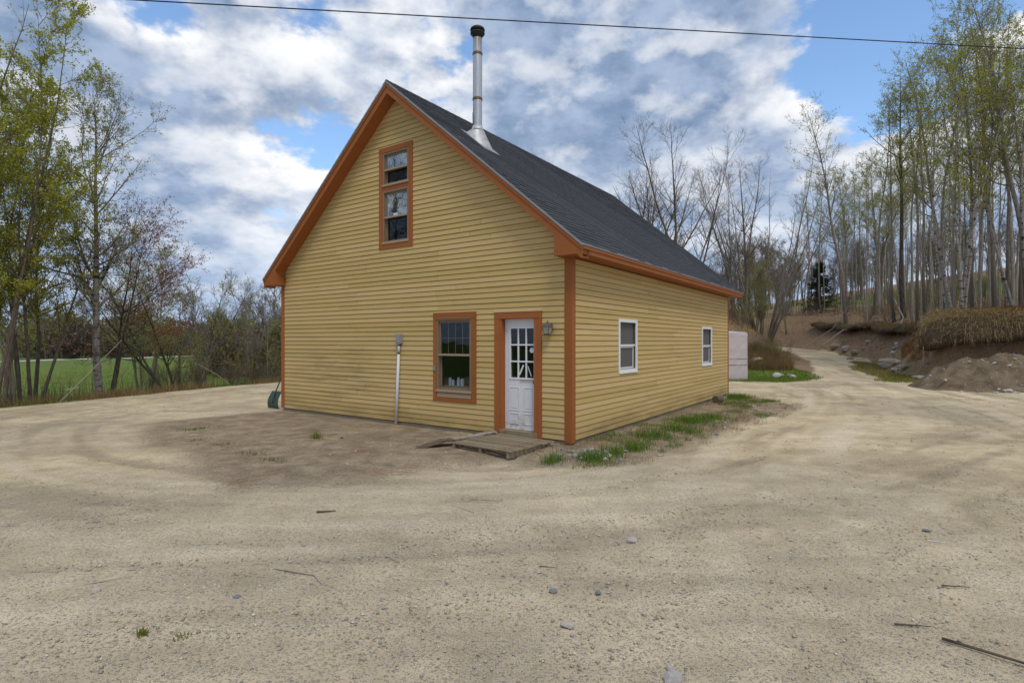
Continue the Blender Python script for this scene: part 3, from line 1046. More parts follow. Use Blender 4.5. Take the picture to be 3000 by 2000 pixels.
# ridge caps
cap = MB()
for s in (-1, 1):
    e0, e1 = .0, .145
    p = [(RX, 0, RZ + .016), (RX + s * e1 * cs_, 0, RZ - e1 * sn_ + .016), (RX + s * e1 * cs_, 0, RZ - e1 * sn_ + .004), (RX, 0, RZ + .004)]
    q = [(x_, .30, z_ - .006) for x_, _, z_ in p]
    (cap.prism(p, q) if s > 0 else cap.prism(q, p))
capm = cap.mesh('ridge_cap', M['shingle'])
k = -OF - .01
while k < HL + OB - .2:
    o = bpy.data.objects.new('ridge_cap', capm)
    link(o, roof)
    o.location = (0, k, rng.uniform(0, .003))
    k += .232

# rake boards, drip edge, soffits
def rake(name, mat, yf, yb, top, bot, x_in, parent=house):
    """pair of sloping boards under the roof edge, from ridge to eave"""
    for s in (-1, 1):
        xe = RX + s * x_in
        a = [(RX, yf, RZ - top), (xe, yf, zr(xe) - top), (xe, yf, zr(xe) - bot), (RX, yf, RZ - bot)]
        b = [(x_, yb, z_) for x_, _, z_ in a]
        (MB().prism(a, b) if s > 0 else MB().prism(b, a)).build(name, mat, parent)


XE = HW / 2 + EV
rake('rake_board', M['trim'], -OF + .012, -OF + .034, .066, .268, XE - .01)
rake('rake_trim', M['trim'], -OF - .004, -OF + .034, .066 - .012, .118, XE - .004)
rake('drip_edge', M['drip'], -OF - .016, -OF + .02, .008, .053, XE + .012, roof)
rake('rake_soffit', M['trim'], -OF + .034, -.002, .243, .262, XE - .03)
rake('rake_board', M['trim'], HL + OB - .034, HL + OB - .012, .066, .268, XE - .01)
# eave fascia and soffit, both sides
for s in (-1, 1):
    xe = RX + s * XE
    zt = zr(xe)
    x0, x1 = sorted((xe - s * .012, xe - s * .034))
    MB().box(x0, x1, -OF + .036, HL + OB - .036, SOFF - .005, zt - .10).build('fascia_board', M['trim'], house)
    x0, x1 = sorted((xe + s * .004, xe - s * .030))
    MB().box(x0, x1, -OF + .036, HL + OB - .036, zt - .099, zt - .045).build('fascia_trim', M['trim'], house)
    x0, x1 = sorted((xe - s * .036, RX + s * (HW / 2)))
    MB().box(x0, x1, -.002, HL + OB - .036, SOFF + .004, SOFF + .022).build('eave_soffit', M['trim'], house)
    x0, x1 = sorted((xe + s * .014, xe - s * .02))
    MB().box(x0, x1, -OF - .014, HL + OB + .01, zt - .043, zt - .012).build('drip_edge', M['drip'], roof)
    # boxed return closing the eave at the gable
    xin = RX + s * (HW / 2 - .158)
    xo = xe - s * .012
    a = [(xin, -OF + .010, SOFF - .012), (xo, -OF + .010, SOFF - .012), (xo, -OF + .010, zr(xo) - .12), (xin, -OF + .010, zr(xin) - .12)]
    b = [(x_, -.028, z_) for x_, _, z_ in a]
    (MB().prism(a, b) if s > 0 else MB().prism(b, a)).build('eave_return', M['trim'], house)

# ---- stove pipe
PX, PY = -2.85, 1.03
pipe = empty('stove_pipe', (0, 0, 0), 0, house)
for z0, z1 in ((6.20, 6.86), (6.90, 7.83), (7.87, 8.22)):
    MB().ring([(.100, z0), (.101, z0 + .02), (.099, z1 - .02), (.100, z1)], (PX, PY), 20).build('pipe_section', M['steel'], pipe, smooth=True)
for z0 in (6.86, 7.83):
    MB().ring([(.101, z0 - .006), (.109, z0), (.109, z0 + .04), (.101, z0 + .046)], (PX, PY), 20).build('locking_band', M['brass'], pipe)
MB().ring([(.103, 8.19), (.108, 8.24), (.152, 8.275), (.158, 8.295), (.150, 8.31), (.09, 8.312)], (PX, PY), 24).build('cap_skirt', M['black_metal'], pipe, smooth=True)
MB().ring([(.06, 8.31), (.06, 8.345)], (PX, PY), 16).build('cap_screen', M['galv'], pipe)
MB().ring([(.10, 8.335), (.152, 8.345), (.160, 8.365), (.150, 8.395), (.11, 8.425), (.05, 8.44), (.004, 8.443)], (PX, PY), 24).build('rain_cap', M['black_metal'], pipe, smooth=True)
MB().ring([(.112, 6.30), (.128, 6.235), (.150, 6.19)], (PX, PY), 20).build('storm_collar', M['flash'], pipe, smooth=True)
# tall cone flashing standing on the slope
fl = MB()
seg = 20
top = [(PX + .124 * math.cos(2 * math.pi * k / seg), PY + .124 * math.sin(2 * math.pi * k / seg), 6.24) for k in range(seg)]
bot = []
for k in range(seg):
    cx_, cy_ = math.cos(2 * math.pi * k / seg), math.sin(2 * math.pi * k / seg)
    x_, y_ = PX + .06 + .30 * cx_, PY + .25 * cy_
    bot.append((x_, y_, zr(x_) + .02))
fl.add(bot + top, [(k, (k + 1) % seg, seg + (k + 1) % seg, seg + k) for k in range(seg)])
fl.build('cone_flashing', M['flash'], pipe, smooth=True)
mb = MB()
x0, x1 = PX - .24, PX + .40
mb.hexa([(x0, PY - .27, zr(x0) + .006), (x1, PY - .27, zr(x1) + .006), (x1, PY + .29, zr(x1) + .006), (x0, PY + .29, zr(x0) + .006),
         (x0, PY - .27, zr(x0) + .014), (x1, PY - .27, zr(x1) + .014), (x1, PY + .29, zr(x1) + .014), (x0, PY + .29, zr(x0) + .014)])
mb.build('base_flashing', M['drip'], pipe)
MB().tube([(PX - .11, PY - .02, 6.2), (PX - .115, PY - .02, 6.62)], .006).build('brace_rod', M['black_metal'], pipe)


# ---- windows in the gable
def frame4(mb, x0, x1, z0, z1, w_, y0, y1):
    mb.box(x0, x0 + w_, y0, y1, z0, z1).box(x1 - w_, x1, y0, y1, z0, z1)
    mb.box(x0 + w_, x1 - w_, y0, y1, z1 - w_, z1).box(x0 + w_, x1 - w_, y0, y1, z0, z0 + w_)
    return mb


def sash_window(x0, x1, z0, z1, zm, name_label, upper_glass, grid=None, screen=True):
    wn = empty('sash_window', (0, 0, 0), 0, house)
    if name_label: wn['label'] = name_label
    frame4(MB(), x0, x1, z0, z1, .042, -.024, .085).build('frame', M['tan_vinyl'], wn, bevel=.002)
    a0, a1 = x0 + .044, x1 - .044
    frame4(MB(), a0, a1, zm - .012, z1 - .044, .036, .012, .046).build('upper_sash', M['tan_vinyl'], wn)
    MB().box(a0 + .03, a1 - .03, .027, .032, zm + .02, z1 - .075).build('pane', upper_glass, wn)
    frame4(MB(), a0, a1, z0 + .044, zm + .014, .030, .048, .078).build('lower_sash', M['tan_vinyl'], wn)
    MB().box(a0 + .028, a1 - .028, .060, .065, z0 + .07, zm - .012).build('pane', M['glass'], wn)
    MB().box(a0, a1, -.020, .011, zm - .018, zm + .016).build('meeting_rail', M['tan_light'], wn)
    if grid:
        nx_, nz_ = grid
        for k in range(1, nx_):
            xk = a0 + .036 + (a1 - a0 - .072) * k / nx_
            MB().box(xk - .004, xk + .004, .0335, .038, zm + .024, z1 - .08).build('muntin', M['tan_light'], wn)
        for k in range(1, nz_):
            zk = zm + .024 + (z1 - .08 - zm - .024) * k / nz_
            MB().box(a0 + .036, a1 - .036, .0385, .042, zk - .004, zk + .004).build('muntin', M['tan_light'], wn)
    MB().box(x0 - .012, x1 + .012, -.045, -.025, z0 - .016, z0 + .030).build('sill', M['tan_light'], wn, bevel=.002)
    return wn


def casing(x0, x1, z0, z1, wl, wr, wt, wb, names=True, y=-.030):
    p = []
    MB().box(x0, x0 + wl, y, 0.06, z0 + wb, z1 - wt).build('casing_board', M['trim'], house, bevel=.002)
    MB().box(x1 - wr, x1, y, 0.06, z0 + wb, z1 - wt).build('casing_board', M['trim'], house, bevel=.002)
    MB().box(x0, x1, y - .003, 0.06, z1 - wt, z1).build('casing_board', M['trim'], house, bevel=.002)
    if wb: MB().box(x0, x1, y - .003, 0.06, z0, z0 + wb).build('casing_board', M['trim'], house, bevel=.002)


casing(*UPW, .112, .120, .108, .118)
MB().box(-4.648, -3.855, -.026, .06, 4.952, 5.055).build('casing_board', M['trim'], house, bevel=.002)
sash_window(-4.646, -3.857, 5.058, 5.776, 5.40, None, M['glass_bright'])
w_ = sash_window(-4.646, -3.857, 3.810, 4.950, 4.372, None, M['glass_bright'])
MB().box(-4.36, -4.24, .02, .034, 4.40, 4.45).build('paper_note', M['white_sticker'], w_)
casing(*LOW, .084, .120, .118, .060)
MB().box(-3.066, -2.162, -.018, .06, .562, .585).box(-3.066, -2.162, -.018, .06, .665, .70).build('casing_board', M['trim'], house)
MB().box(-3.055, -2.175, -.022, .04, .586, .664).build('sill_board', M['tan_light'], house)
w_ = sash_window(-3.064, -2.164, .702, 2.140, 1.425, None, M['glass'], (4, 2))
MB().box(-3.09, -2.15, -.046, -.026, 2.142, 2.150).build('head_flashing', M['tan_light'], w_)
MB().box(-3.125, -3.075, -.052, -.033, 1.10, 1.20).build('latch', M['galv'], w_, bevel=.004)
# things on the inner ledge, seen dimly
for k, (xa, za, ra) in enumerate(((-2.92, .16, .035), (-2.84, .12, .03), (-2.70, .17, .032), (-2.60, .15, .04))):
    o = MB().ring([(ra, .80), (ra * 1.05, .80 + za * .7), (ra * .8, .80 + za * .8), (ra * .8, .80 + za)], (xa, .23), 12).build('jar', M['white_sticker'])
    o.location, o.rotation_euler = (NX, NY, 0), (0, 0, HA)
    tag(o, 'small pale jar standing on the ledge inside the ground floor gable window', 'jar', 'jars on the window ledge')
MB().box(-3.07, -2.15, .145, .32, .76, .80).build('inner_ledge', M['tan_light'], house)

# ---- side windows
def vinyl_window(o_, label):
    y0, y1, z0, z1 = o_
    wn = empty('vinyl_window', (0, 0, 0), 0, house)
    def fr(a, b, c_, e, w2, xa, xb):
        mb = MB()
        mb.box(xa, xb, a, a + w2, c_, e).box(xa, xb, b - w2, b, c_, e)
        return mb.box(xa, xb, a + w2, b - w2, e - w2, e).box(xa, xb, a + w2, b - w2, c_, c_ + w2)
    fr(y0, y1, z0, z1, .068, -.06, .026).build('frame', M['white_vinyl'], wn, bevel=.003)
    zm = (z0 + z1) / 2 + .01
    MB().box(-.030, -.006, y0 + .069, y1 - .069, zm - .018, zm + .018).build('meeting_rail', M['white_vinyl'], wn)
    MB().box(-.045, -.041, y0 + .069, y1 - .069, zm + .018, z1 - .069).build('pane', M['screen'], wn)
    fr(y0 + .070, y1 - .070, z0 + .070, zm - .019, .035, -.056, -.036).build('lower_sash', M['white_vinyl'], wn)
    MB().box(-.050, -.046, y0 + .095, y1 - .095, z0 + .095, zm - .04).build('pane', M['screen'], wn)
    MB().box(.005, .042, y0 + .02, y1 - .02, z0 - .012, z0 + .014).build('sill', M['white_vinyl'], wn)
    return wn


vinyl_window(SW1, None)
vinyl_window(SW2, None)

# ---- door
casing(DOOR[0], DOOR[1], DOOR[2], DOOR[3], .118, .102, .114, 0)
MB().box(-1.62, -.556, -.040, -.020, 2.223, 2.232).build('head_flashing', M['tan_light'], house)
jamb = MB().box(-1.488, -1.448, -.02, .15, .05, 2.106).box(-.738, -.67, -.02, .15, .05, 2.106).box(-1.448, -.738, -.02, .15, 2.106, 2.125)
jamb.build('door_jamb', M['trim'], house)
MB().box(-1.49, -.668, -.035, .16, -.02, .072).build('threshold', M['pallet'], house, bevel=.006)
door = empty('door', (0, 0, 0), 0, house)
X0, X1, Z0, Z1 = -1.446, -.740, .078, 2.104
Y0, Y1 = .095, .138
LX0, LX1, LZ0, LZ1 = -1.322, -.800, 1.02, 1.935
slab = MB().box(X0, LX0, Y0, Y1, Z0, Z1).box(LX1, X1, Y0, Y1, Z0, Z1).box(LX0, LX1, Y0, Y1, LZ1, Z1).box(LX0, LX1, Y0, Y1, Z0, LZ0)
slab.build('slab', M['door_white'], door)
frame4(MB(), LX0 - .022, LX1 + .022, LZ0 - .022, LZ1 + .022, .030, Y0 - .014, Y0 - .001).build('glazing_frame', M['white_vinyl'], door, bevel=.003)
for i in range(1, 3):
    xk = LX0 + (LX1 - LX0) * i / 3
    MB().box(xk - .013, xk + .013, Y0 - .008, Y0 + .012, LZ0 + .009, LZ1 - .009).build('muntin', M['white_vinyl'], door)
    zk = LZ0 + (LZ1 - LZ0) * i / 3
    MB().box(LX0 + .009, LX1 - .009, Y0 - .010, Y0 + .010, zk - .013, zk + .013).build('muntin', M['white_vinyl'], door)
for i in range(3):
    for j in range(3):
        xa, xb = LX0 + (LX1 - LX0) * i / 3, LX0 + (LX1 - LX0) * (i + 1) / 3
        za, zb = LZ0 + (LZ1 - LZ0) * j / 3, LZ0 + (LZ1 - LZ0) * (j + 1) / 3
        MB().box(xa + .003, xb - .003, Y0 + .014, Y0 + .018, za + .003, zb - .003).build('pane', M['glass'], door)
for xa, xb in ((-1.355, -1.120), (-1.035, -.795)):
    for za, zb in ((.42, .86), (.17, .385)):
        frame4(MB(), xa, xb, za, zb, .022, Y0 - .009, Y0 - .001).build('panel_moulding', M['door_white'], door, bevel=.004)
        if za > .3:
            MB().box(xa + .045, xb - .045, Y0 - .007, Y0 - .001, za + .045, zb - .045).build('panel', M['door_white'], door, bevel=.004)
mb = MB().ring([(.048, 0), (.048, .003)], (0, 0), 20)
o = mb.build('round_sticker', M['white_sticker'], door)
o.rotation_euler, o.location = (R(90), 0, 0), (-.86, Y0 + .012, 1.53)
for (xa, za, xb, zb, wd) in ((-1.13, 1.08, -1.04, 1.26, .034), (-.945, 1.24, -.87, 1.06, .018)):
    dx_, dz_ = xb - xa, zb - za
    l_ = math.hypot(dx_, dz_)
    px_, pz_ = -dz_ / l_ * wd / 2, dx_ / l_ * wd / 2
    q = [(xa - px_, za - pz_), (xb - px_, zb - pz_), (xb + px_, zb + pz_), (xa + px_, za + pz_)]
    MB().prism([(a, Y0 + .006, b) for a, b in q], [(a, Y0 + .011, b) for a, b in q]).build('reflective_strip', M['white_sticker'], door)
o = MB().ring([(.010, 0), (.010, .03), (.028, .036), (.030, .05), (.022, .062), (.004, .066)], (0, 0), 14).build('knob', M['brass'], door, smooth=True)
o.rotation_euler, o.location = (R(90), 0, 0), (-.775, Y0, .955)
MB().box(-1.10, -.76, Y0 - .022, Y0 - .015, .985, 1.002).build('loose_strip', M['tan_light'], door)

# ---- things on the gable
def at_house(o, label, cat, group=None):
    o.location, o.rotation_euler = (NX, NY, 0), (0, 0, HA)
    return tag(o, label, cat, group)


lamp = at_house(empty('wall_lantern'), 'small weathered wall lantern between the white door and the corner board', 'lantern')
LXc, LYc, LZc = -.400, -.115, 1.80
MB().box(LXc - .045, LXc + .045, -.030, -.014, 1.84, 2.00).build('back_plate', M['lantern_metal'], lamp, bevel=.004)
MB().box(LXc - .015, LXc + .015, -.08, -.030, 1.94, 1.965).build('bracket', M['lantern_metal'], lamp)
w0, w1 = .048, .062
for sx, sy in ((-1, 0), (1, 0), (0, -1), (0, 1)):
    def pt(u, z, wv):
        return (LXc + (sx * wv if sx else u * wv), LYc + (sy * wv if sy else u * wv), z)
    a = [pt(-.85, 1.825, w0), pt(.85, 1.825, w0), pt(.85, 1.95, w1), pt(-.85, 1.95, w1)]
    b = [(LXc + (p[0] - LXc) * .95, LYc + (p[1] - LYc) * .95, p[2]) for p in a]
    MB().prism(a, b).build('pane', M['lantern_glass'], lamp)
for sx in (-1, 1):
    for sy in (-1, 1):
        MB().tube([(LXc + sx * w0, LYc + sy * w0, 1.818), (LXc + sx * w1, LYc + sy * w1, 1.955)], .009, 4).build('post', M['lantern_metal'], lamp)
MB().ring([(.03, 1.795), (.06, 1.805), (.074, 1.822), (.066, 1.826)], (LXc, LYc), 4).build('base', M['lantern_metal'], lamp).rotation_euler = (0, 0, 0)
a = [(LXc + sx * .078, LYc + sy * .078, 1.952) for sx, sy in ((-1, -1), (1, -1), (1, 1), (-1, 1))]
b = [(LXc + sx * .036, LYc + sy * .036, 2.005) for sx, sy in ((-1, -1), (1, -1), (1, 1), (-1, 1))]
c4 = [(LXc + sx * .014, LYc + sy * .014, 2.022) for sx, sy in ((-1, -1), (1, -1), (1, 1), (-1, 1))]
MB().add(a + b + c4, [(3, 2, 1, 0)] + [(i, (i + 1) % 4, 4 + (i + 1) % 4, 4 + i) for i in range(4)] + [(4 + i, 4 + (i + 1) % 4, 8 + (i + 1) % 4, 8 + i) for i in range(4)] + [(8, 9, 10, 11)]).build('hood', M['lantern_metal'], lamp)
MB().ring([(.008, 2.02), (.013, 2.035), (.003, 2.052)], (LXc, LYc), 8).build('finial', M['lantern_metal'], lamp)

con = at_house(empty('conduit'), 'pale upright conduit pipe with grey box on the gable wall', 'conduit')
MB().box(-4.145, -4.035, -.105, -.016, 1.650, 1.850).build('junction_box', M['boxgrey'], con, bevel=.006)
MB().box(-4.150, -4.030, -.112, -.105, 1.665, 1.845).build('box_lid', M['boxgrey'], con, bevel=.004)
MB().tube([(-4.095, -.062, 1.652), (-4.110, -.062, 1.44)], .028, 12).build('pipe', M['pvc'], con, smooth=True)
MB().tube([(-4.110, -.062, 1.44), (-4.198, -.060, -.16)], .031, 12).build('pipe', M['pvc'], con, smooth=True)
MB().tube([(-4.096, -.062, 1.625), (-4.098, -.062, 1.60)], .034, 12).build('coupling', M['black_metal'], con)
MB().tube([(-4.109, -.062, 1.452), (-4.111, -.062, 1.43)], .036, 12).build('coupling', M['black_metal'], con)
MB().box(-4.25, -4.09, -.12, -.02, -.16, -.085).build('foot', M['pvc'], con, bevel=.008)

# ---- pallet step, rotten boards, shovel
pal = empty('wooden_pallet', (-0.16, 9.255, 0), HA - R(3))
tag(pal, 'weathered wooden pallet lying as a step below the white door', 'pallet')
PLW, PLD = 1.30, 1.16
yk = -PLD / 2
for k in range(10):
    wd = .085 + rng.uniform(-.012, .022)
    e0, e1 = rng.uniform(-.03, .02), rng.uniform(-.02, .03)
    o = MB().box(-PLW / 2 + e0, PLW / 2 + e1, 0, wd, 0, .02).build('deck_board', M['pallet'], pal, bevel=.003)
    o.location = (0, yk, .0 + rng.uniform(-.003, .004))
    o.rotation_euler = (0, rng.uniform(-.006, .006), rng.uniform(-.012, .012))
    yk += wd + .026
for xk in (-.58, 0, .56):
    MB().box(xk - .022, xk + .022, -PLD / 2 + .01, PLD / 2 - .02, -.10, -.005).build('stringer', M['pallet'], pal)
for yk in (-.5, 0, .45):
    MB().box(-PLW / 2 + .03, PLW / 2 - .03, yk, yk + .09, -.118, -.101).build('bottom_board', M['rotten'], pal)

def lumpy_sheet(name, mat, pts, thick, seed, n=14, mwid=5):
    """warped slab: pts = list of (x, y, z, halfwidth) along its length"""
    r_ = random.Random(seed)
    P = np.array(pts, float)
    tt = np.linspace(0, len(P) - 1, n)
    C = np.stack([np.interp(tt, np.arange(len(P)), P[:, k]) for k in range(4)], 1)
    V = []
    for i in range(n):
        a, b = C[max(i - 1, 0)], C[min(i + 1, n - 1)]
        dv = Vector((b[0] - a[0], b[1] - a[1], 0)).normalized()
        pv = Vector((-dv.y, dv.x, 0))
        for j in range(mwid):
            u = (j / (mwid - 1) * 2 - 1) * C[i][3] * r_.uniform(.85, 1.12)
            V.append(Vector((C[i][0], C[i][1], C[i][2] + r_.uniform(-.012, .014))) + pv * u)
    nv = len(V)
    Vb = [v - Vector((0, 0, thick)) for v in V]
    F = []
    for i in range(n - 1):
        for j in range(mwid - 1):
            a = i * mwid + j
            F.append((a, a + mwid, a + mwid + 1, a + 1))
            F.append((nv + a, nv + a + 1, nv + a + mwid + 1, nv + a + mwid))
    rim = [j for j in range(mwid)] + [i * mwid + mwid - 1 for i in range(1, n)] + [(n - 1) * mwid + j for j in range(mwid - 2, -1, -1)] + [i * mwid for i in range(n - 2, 0, -1)]
    for a, b in zip(rim, rim[1:] + rim[:1]):
        F.append((a, b, nv + b, nv + a))
    return MB().add(V + Vb, F).build(name, mat, smooth=False)


tag(lumpy_sheet('rotten_board', M['rotten'], [(-.98, 9.55, -.02, .07), (-.6, 9.95, .03, .09), (-.30, 10.20, .045, .06)], .03, 5), 'dark rotten board lying between the pallet and the wall', 'board')
tag(lumpy_sheet('crumpled_mat', M['rotten'], [(-1.62, 9.22, -.085, .06), (-1.42, 9.32, -.05, .14), (-1.18, 9.40, .02, .15), (-.99, 9.45, .03, .10)], .018, 8, 12, 6), 'crumpled dark brown mat curling up against the pallet', 'mat')
tag(lumpy_sheet('split_plank', M['pale_wood'], [(-1.02, 9.45, .02, .045), (-.7, 9.72, .045, .05), (-.28, 10.02, .06, .03)], .022, 9), 'split grey plank lying along the edge of the pallet', 'plank')

sh = empty('snow_shovel', (-6.36, 14.72, -.10), R(-35))
tag(sh, 'dark green snow shovel leaning at the left corner of the house', 'shovel')
bl = MB()
n_, m_ = 9, 7
V, F = [], []
for i in range(n_):
    s_ = i / (n_ - 1)
    z_ = .02 + .44 * s_
    bow = -.10 * math.sin(math.pi * min(1, s_ * 1.05)) * .6 + .10 * s_
    for j in range(m_):
        u = (j / (m_ - 1) - .5) * (.50 - .06 * s_)
        V.append((u, bow - .25 * u * u + .02, z_))
nv = len(V)
V += [(x_, y_ + .007, z_) for x_, y_, z_ in V]
for i in range(n_ - 1):
    for j in range(m_ - 1):
        a = i * m_ + j
        F += [(a, a + 1, a + m_ + 1, a + m_), (nv + a, nv + a + m_, nv + a + m_ + 1, nv + a + 1)]
rim = list(range(m_)) + [i * m_ + m_ - 1 for i in range(1, n_)] + [(n_ - 1) * m_ + j for j in range(m_ - 2, -1, -1)] + [i * m_ for i in range(n_ - 2, 0, -1)]
F += [(b, a, nv + a, nv + b) for a, b in zip(rim, rim[1:] + rim[:1])]
bl.add(V, F).build('blade', M['green_plastic'], sh, smooth=True)
MB().tube([(.0, -.03, .16), (.05, .02, .40), (.12, .10, .68), (.22, .24, 1.16)], .016, 8).build('handle', M['dark_wood'], sh, smooth=True)
MB().tube([(.17, .22, 1.17), (.28, .26, 1.17)], .018, 8).build('grip', M['dark_wood'], sh)
MB().ring([(.022, .14), (.026, .22), (.02, .30)], (.03, .0), 8).build('socket', M['green_plastic'], sh)
o = MB().box(-.20, .20, -.05, .05, 0, .02).build('board_scrap', M['white_sticker'])
o.location, o.rotation_euler = (-6.15, 14.75, -.095), (0, 0, R(-30))
tag(o, 'flat white scrap board on the gravel behind the green shovel', 'board')
# ------------------------------------------------------------------ trees
def nrm(v):
    return v / (np.linalg.norm(v, axis=-1, keepdims=True) + 1e-9)


class Tree:
    def __init__(self, seed):
        self.r = np.random.default_rng(seed)
        self.wood, self.fine, self.leaves = [], [], []

    def path(self, P0, D0, L, n, trop, wander, curve=0.0):
        B = len(P0)
        P = np.zeros((B, n, 3))
        P[:, 0] = P0
        D = nrm(D0)
        step = (L / (n - 1))[:, None]
        for i in range(1, n):
            P[:, i] = P[:, i - 1] + D * step
            D = nrm(D + np.array([0, 0, 1.0]) * trop + self.r.normal(0, wander, (B, 3)))
        return P

    def stems(self, base, dirs, L, r0, n=14, trop=0.05, wander=0.05, tip=0.06, power=0.9):
        P = self.path(base, dirs, L, n, trop, wander)
        tt = np.linspace(0, 1, n)[None, :]
        Rr = r0[:, None] * (tip + (1 - tip) * (1 - tt) ** power)
        Rr[:, 0] *= 1.25
        return P, Rr

    def spawn(self, P, Rr, count, tmin, tmax, length, ang, n, trop, wander, rfrac, rmin, shape=None, angj=0.25, tpow=1.0):
        B, npar = P.shape[0], P.shape[1]
        idx = np.repeat(np.arange(B), count)
        C = len(idx)
        t = tmin + (tmax - tmin) * self.r.random(C) ** tpow
        f = t * (npar - 1)
        i = np.clip(f.astype(int), 0, npar - 2)
        w_ = (f - i)[:, None]
        pos = P[idx, i] * (1 - w_) + P[idx, i + 1] * w_
        tan = nrm(P[idx, i + 1] - P[idx, i])
        rad = Rr[idx, i] * (1 - w_[:, 0]) + Rr[idx, i + 1] * w_[:, 0]
        v = self.r.normal(0, 1, (C, 3))
        perp = nrm(v - (v * tan).sum(1, keepdims=True) * tan)
        a = ang + self.r.normal(0, angj, C)
        D = tan * np.cos(a)[:, None] + perp * np.sin(a)[:, None]
        L = length * self.r.uniform(0.55, 1.15, C)
        if shape is not None: L = L * shape((t - tmin) / max(1e-6, tmax - tmin))
        L = np.maximum(L, 0.05)
        Q = self.path(pos, D, L, n, trop, wander)
        r0 = np.maximum(rad * rfrac, rmin)
        tt = np.linspace(0, 1, n)[None, :]
        return Q, r0[:, None] * (0.22 + 0.78 * (1 - tt))

    def leaf_on(self, P, per, tmin, size, jit=0.04, cluster=1):
        B, npar = P.shape[0], P.shape[1]
        idx = np.repeat(np.arange(B), per)
        t = self.r.uniform(tmin, 1.0, len(idx))
        f = t * (npar - 1)
        i = np.clip(f.astype(int), 0, npar - 2)
        w_ = (f - i)[:, None]
        pos = P[idx, i] * (1 - w_) + P[idx, i + 1] * w_
        pos = np.repeat(pos, cluster, 0)
        pos = pos + self.r.normal(0, jit, pos.shape)
        self.leaves.append((pos, size * self.r.uniform(0.6, 1.25, len(pos))))


def tubes(groups, sides):
    Vs, Qs, base = [], [], 0
    for P, Rr in groups:
        B, n = P.shape[:2]
        s = sides(Rr[:, 0].mean())
        T = np.zeros_like(P)
        T[:, 1:-1] = P[:, 2:] - P[:, :-2]
        T[:, 0] = P[:, 1] - P[:, 0]
        T[:, -1] = P[:, -1] - P[:, -2]
        T = nrm(T)
        ref = np.where(np.abs(T[..., 2:3]) < 0.9, np.array([0, 0, 1.0]), np.array([1.0, 0, 0]))
        # one steady reference per branch keeps rings from twisting
        ref = np.repeat(ref[:, :1], n, 1)
        U = nrm(np.cross(T, ref))
        W = np.cross(T, U)
        ang = 2 * np.pi * np.arange(s) / s
        V = P[:, :, None, :] + Rr[:, :, None, None] * (U[:, :, None, :] * np.cos(ang)[None, None, :, None] + W[:, :, None, :] * np.sin(ang)[None, None, :, None])
        Vs.append(V.reshape(-1, 3))
        b, i, k = np.meshgrid(np.arange(B), np.arange(n - 1), np.arange(s), indexing='ij')
        k2 = (k + 1) % s
        o0 = (b * n + i) * s
        o1 = (b * n + i + 1) * s
        Qs.append(np.stack([o0 + k, o0 + k2, o1 + k2, o1 + k], -1).reshape(-1, 4) + base)
        base += B * n * s
    return np.concatenate(Vs), np.concatenate(Qs)


def leaf_quads(groups, r, aspect=0.6):
    pos = np.concatenate([g[0] for g in groups])
    sz = np.concatenate([g[1] for g in groups])
    n = len(pos)
    a = nrm(r.normal(0, 1, (n, 3)))
    v = r.normal(0, 1, (n, 3))
    b = nrm(np.cross(a, v))
    a = a * sz[:, None] * 0.5
    b = b * sz[:, None] * 0.5 * aspect
    V = np.stack([pos - a, pos + b - a * 0.1, pos + a, pos - b - a * 0.1], 1).reshape(-1, 3)
    return V, np.arange(4 * n).reshape(-1, 4)


def finish(tr, name, bark_m, twig_m, leaf_m):
    """a prototype: dict of part meshes"""
    parts = {}
    V, Q = tubes(tr.wood, lambda r_: 9 if r_ > .05 else (6 if r_ > .025 else 4))
    parts['trunk'] = np_mesh(name + '_trunk', V, Q, bark_m, True)
    if tr.fine:
        V, Q = tubes(tr.fine, lambda r_: 3)
        parts['branches'] = np_mesh(name + '_branches', V, Q, twig_m, True)
    if tr.leaves:
        V, Q = leaf_quads(tr.leaves, tr.r)
        parts['foliage'] = np_mesh(name + '_foliage', V, Q, leaf_m)
    return parts


